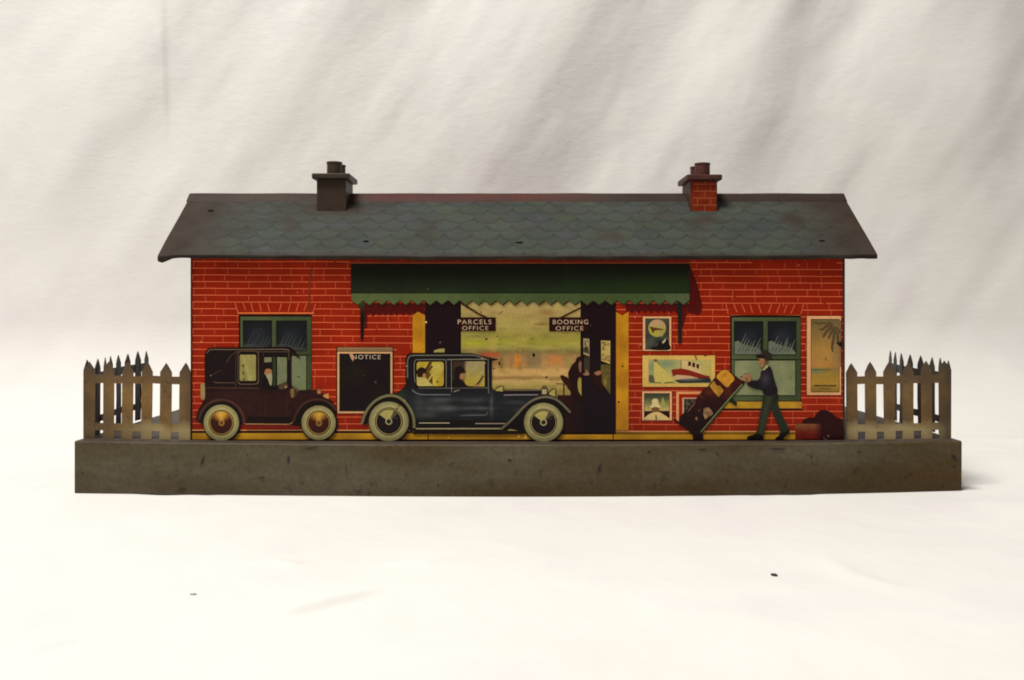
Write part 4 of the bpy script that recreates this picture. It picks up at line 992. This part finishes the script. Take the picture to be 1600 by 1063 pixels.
# ================================================================== cloth: table and backdrop in one sweep
Y_BEND, R_BEND, ZTOP = 760.0, 260.0, 1500.0
def cloth():
    xs = np.concatenate([np.arange(-3400, -1000, 15), np.arange(-1000, 1000, 5), np.arange(1000, 3401, 15)]).astype(np.float64)
    s_floor = np.arange(-1150, Y_BEND, 5.5); Ls = Y_BEND
    arc = R_BEND * math.pi / 2
    s_all = np.concatenate([s_floor, np.arange(Y_BEND, Y_BEND + arc + ZTOP - R_BEND, 6.0)])
    X, S = np.meshgrid(xs, s_all)
    th = np.clip((S - Y_BEND) / R_BEND, 0, math.pi / 2)
    Y = np.where(S < Y_BEND, S, Y_BEND + R_BEND * np.sin(th))
    Zz = np.where(S < Y_BEND, 0, R_BEND * (1 - np.cos(th)) + np.maximum(0, S - Y_BEND - arc))
    NYv, NZv = -np.sin(th), np.cos(th)
    H = np.zeros_like(X)
    wall_w = np.clip((Zz - 60) / 260, 0, 1)
    # folds of the hanging cloth, each a ridge along a line (photo-measured, on the sheet itself)
    M = (FOC + Y_BEND + R_BEND) / FOC
    PX = lambda px: (px - 800) * M
    PZ = lambda py: CAM_Z + (481 - py) * M
    def fold(pts, amp, wl, wr, lo=0.0):
        """ridge along pts (top to bottom); wl / wr are its widths on the left and right"""
        P = [(PX(a), PZ(b)) for a, b in pts]
        best = np.full(X.shape, 1e9); side = np.zeros_like(X); tt = np.zeros_like(X)
        for k in range(len(P) - 1):
            (ax, az), (bx, bz) = P[k], P[k + 1]; dx, dz = bx - ax, bz - az; L2 = dx * dx + dz * dz
            t = ((X - ax) * dx + (Zz - az) * dz) / L2
            tc = np.clip(t, -6 if k == 0 else 0, 6 if (k == len(P) - 2 and lo < 0) else 1)
            ex, ez = X - ax - tc * dx, Zz - az - tc * dz; d = np.hypot(ex, ez)
            cr = np.sign(dx * ez - dz * ex)      # + on one side
            m_ = d < best; best = np.where(m_, d, best); side = np.where(m_, cr, side); tt = np.where(m_, (k + np.clip(t, 0, 1)) / (len(P) - 1), tt)
        w = np.where(side > 0, wr, wl)
        fade = np.clip((1 - tt) / .5, 0, 1); fade = fade * fade * (3 - 2 * fade)
        return amp * np.exp(-(best / w) ** 2) * fade
    F = np.zeros_like(X)
    for pts, amp, wl, wr in FOLDS: F += fold(pts, amp * .72, wl * 1.25, wr * 1.3)
    H += F * wall_w
    def vn(sx, sy, seed, ax=X, ay=S):
        rng = np.random.RandomState(seed); g = rng.rand(256, 256) * 2 - 1
        u, v = ax / sx + 1000.37, ay / sy + 1000.71
        i, j = np.floor(u).astype(int), np.floor(v).astype(int); fu, fv = u - i, v - j
        fu, fv = fu * fu * fu * (fu * (fu * 6 - 15) + 10), fv * fv * fv * (fv * (fv * 6 - 15) + 10)
        a = g[i % 256, j % 256]; b_ = g[(i + 1) % 256, j % 256]; c_ = g[i % 256, (j + 1) % 256]; d_ = g[(i + 1) % 256, (j + 1) % 256]
        return (a * (1 - fu) + b_ * fu) * (1 - fv) + (c_ * (1 - fu) + d_ * fu) * fv
    # diagonal drapery undulation and small rumples on the hanging part
    D1, D2 = X * .8 + S * .55, -X * .55 + S * .8
    H += wall_w * (6 * vn(150, 520, 3, X * .83 - S * .55, X * .55 + S * .83) + 2.4 * vn(60, 170, 4, X * .83 - S * .55, X * .55 + S * .83) + 0.5 * vn(26, 60, 5) + .2 * vn(13, 22, 9, D2, D1))
    # table: nearly flat, faint undulation and a few sharp creases
    tab = np.clip((Y_BEND - S) / 200, 0, 1)
    H += tab * (2.2 * vn(150, 210, 6) + 1.1 * vn(58, 66, 7) + .38 * vn(21, 26, 8) + .14 * vn(9, 11, 12))
    def crease(pts, amp, w):
        G = []
        for px, py in pts:
            dist = CAM_Z * FOC / (py - 481); G.append(((px - 800) * dist / FOC, dist - FOC))
        out = np.zeros_like(X); best = np.full(X.shape, 1e9); tt = np.zeros_like(X)
        for k in range(len(G) - 1):
            (ax, ay), (bx, by) = G[k], G[k + 1]; dx, dy = bx - ax, by - ay
            t = np.clip(((X - ax) * dx + (S - ay) * dy) / (dx * dx + dy * dy), 0, 1)
            d = np.hypot(X - ax - t * dx, S - ay - t * dy); m_ = d < best; best = np.where(m_, d, best); tt = np.where(m_, (k + t) / (len(G) - 1), tt)
        return amp * np.exp(-(best / w) ** 2) * np.sin(np.clip(tt, .02, .98) * math.pi) ** .6
    H += tab * (crease([(420, 967), (455, 963), (500, 952), (545, 940), (582, 926)], 8.0, 6.5) + crease([(20, 1024), (70, 1013), (125, 1003)], 6, 8) + crease([(385, 884), (430, 880), (470, 884)], 5, 10) + crease([(590, 884), (660, 881), (705, 874)], 5, 9) + crease([(1270, 866), (1330, 900), (1420, 925)], 3, 16) + crease([(240, 806), (270, 802)], 2.0, 8))
    tt_ = np.clip((X + 672) / 1363, 0, 1); LIFT = (3 * (1 - tt_) + 7 * tt_) * (1 - 4 * tt_ * (1 - tt_)) * np.clip((S + 420) / 380, 0, 1) * tab
    H += LIFT
    foot_ = (np.abs(X - 10) < 760) & (S > -90) & (S < 640)
    H = np.where(foot_, np.minimum(H, LIFT - .3), H)
    XX, YY, ZZ = X, Y + H * NYv, Zz + H * NZv
    ZZ = np.where(S < Y_BEND - 1, np.minimum(ZZ, 14), ZZ)
    ny, nx = X.shape
    co = np.stack([XX, YY, ZZ], -1).reshape(-1, 3) * U
    idx = np.arange(ny * nx).reshape(ny, nx)
    q = np.stack([idx[:-1, :-1], idx[:-1, 1:], idx[1:, 1:], idx[1:, :-1]], -1).reshape(-1, 4)
    me = bpy.data.meshes.new('cloth'); me.vertices.add(len(co)); me.vertices.foreach_set('co', co.astype(np.float32).ravel())
    me.loops.add(q.size); me.loops.foreach_set('vertex_index', q.ravel().astype(np.int32))
    me.polygons.add(len(q)); me.polygons.foreach_set('loop_start', np.arange(0, q.size, 4, dtype=np.int32)); me.polygons.foreach_set('loop_total', np.full(len(q), 4, dtype=np.int32))
    me.update(calc_edges=True); me.validate()
    me.polygons.foreach_set('use_smooth', np.ones(len(q), dtype=bool))
    me.materials.append(M_CLOTH)
    o = link('backdrop', me); bpy.context.view_layer.update(); o['kind'] = 'structure'
    o['label'] = 'white cotton cloth spread over the table and hung in soft folds behind'
    o['category'] = 'cloth'
FOLDS = [
    ([(310, -50), (245, 60), (175, 160), (100, 280), (20, 420)], 26, 130, 90),
    ([(570, -60), (505, 50), (435, 160), (340, 300), (240, 450)], 34, 140, 105),
    ([(940, -60), (872, 60), (812, 160), (745, 280), (660, 430)], 66, 170, 95),
    ([(1230, -60), (1200, 50), (1160, 150), (1110, 270), (1040, 420)], 52, 130, 88),
    ([(1480, -60), (1430, 80), (1390, 200), (1370, 330), (1350, 450)], 18, 120, 100),
    ([(1562, -80), (1538, 30), (1518, 130), (1500, 260), (1480, 420)], 56, 160, 90),
    ([(256, -40), (257, 80), (258, 190), (259, 260)], 8, 60, 8),
]
cloth()

# specks lying on the cloth
def speck(name, px, py, rx, ry, rz, ang, mat, label):
    d = CAM_Z * FOC / (py - 481); x, y = (px - 800) * d / FOC, d - FOC
    bm = bmesh.new(); bmesh.ops.create_icosphere(bm, subdivisions=2, radius=1)
    for v in bm.verts:
        n_ = 1 + .35 * noise.noise(v.co * 1.7 + Vector((px, 0, 0))); v.co = Vector((v.co.x * rx * n_ * U, v.co.y * ry * n_ * U, v.co.z * rz * n_ * U))
    o = from_bm(name, bm, mat, smooth=True)
    hit, p, *_ = bpy.data.objects['backdrop'].ray_cast(W(x, y, 60), Vector((0, 0, -1)))
    o.location = W(x, y, (p.z / U if hit else 0) + rz * .75); o.rotation_euler = (0, 0, ang)
    o['label'] = label; o['category'] = 'speck'; o['group'] = 'specks on the white cloth'
speck('crumb', 1210, 901, 4.2, 2.4, 1.6, -.6, M_CRUMB, 'dark elongated crumb on the white cloth in front of the right half of the station')
speck('lint', 302, 928, 3.4, 1.6, 1.0, 0.0, M_LINT, 'grey fleck of lint on the white cloth in front of the left car')

# ================================================================== light
def area(name, loc, target, sx, sy, watts, col):
    l = bpy.data.lights.new(name, 'AREA'); l.shape = 'RECTANGLE'; l.size = sx; l.size_y = sy; l.energy = watts; l.color = col
    o = bpy.data.objects.new(name, l); C.objects.link(o); o.location = loc
    o.rotation_euler = (Vector(target) - Vector(loc)).to_track_quat('-Z', 'Y').to_euler()
    return o
area('ceiling_lamp', (-0.40, -0.40, 1.46), (0, 0.05, 0.05), 0.60, 0.5, 28.0, (1.0, .975, .935))
wd = bpy.data.worlds.new('World'); sc.world = wd; wd.use_nodes = True
bg = wd.node_tree.nodes['Background']; bg.inputs['Color'].default_value = (1.0, .96, .92, 1); bg.inputs['Strength'].default_value = 0.20

# ================================================================== camera and render settings
cam = bpy.data.cameras.new('camera'); co_ = bpy.data.objects.new('camera', cam); C.objects.link(co_)
co_.location = W(0, -FOC, CAM_Z); co_.rotation_euler = (math.radians(90), 0, 0)
cam.sensor_width = 36; cam.lens = 36 * FOC / 1600.0
cam.shift_y = -(531.5 - 481.0) / 1600.0
cam.clip_start = 0.02; cam.clip_end = 20
sc.camera = co_
sc.render.engine = 'CYCLES'
sc.cycles.use_denoising = True
sc.cycles.max_bounces = 8
sc.cycles.filter_width = 1.9
vs = sc.view_settings
vs.view_transform = 'Standard'; vs.look = 'None'; vs.exposure = 0; vs.gamma = 1
vs.use_curve_mapping = False
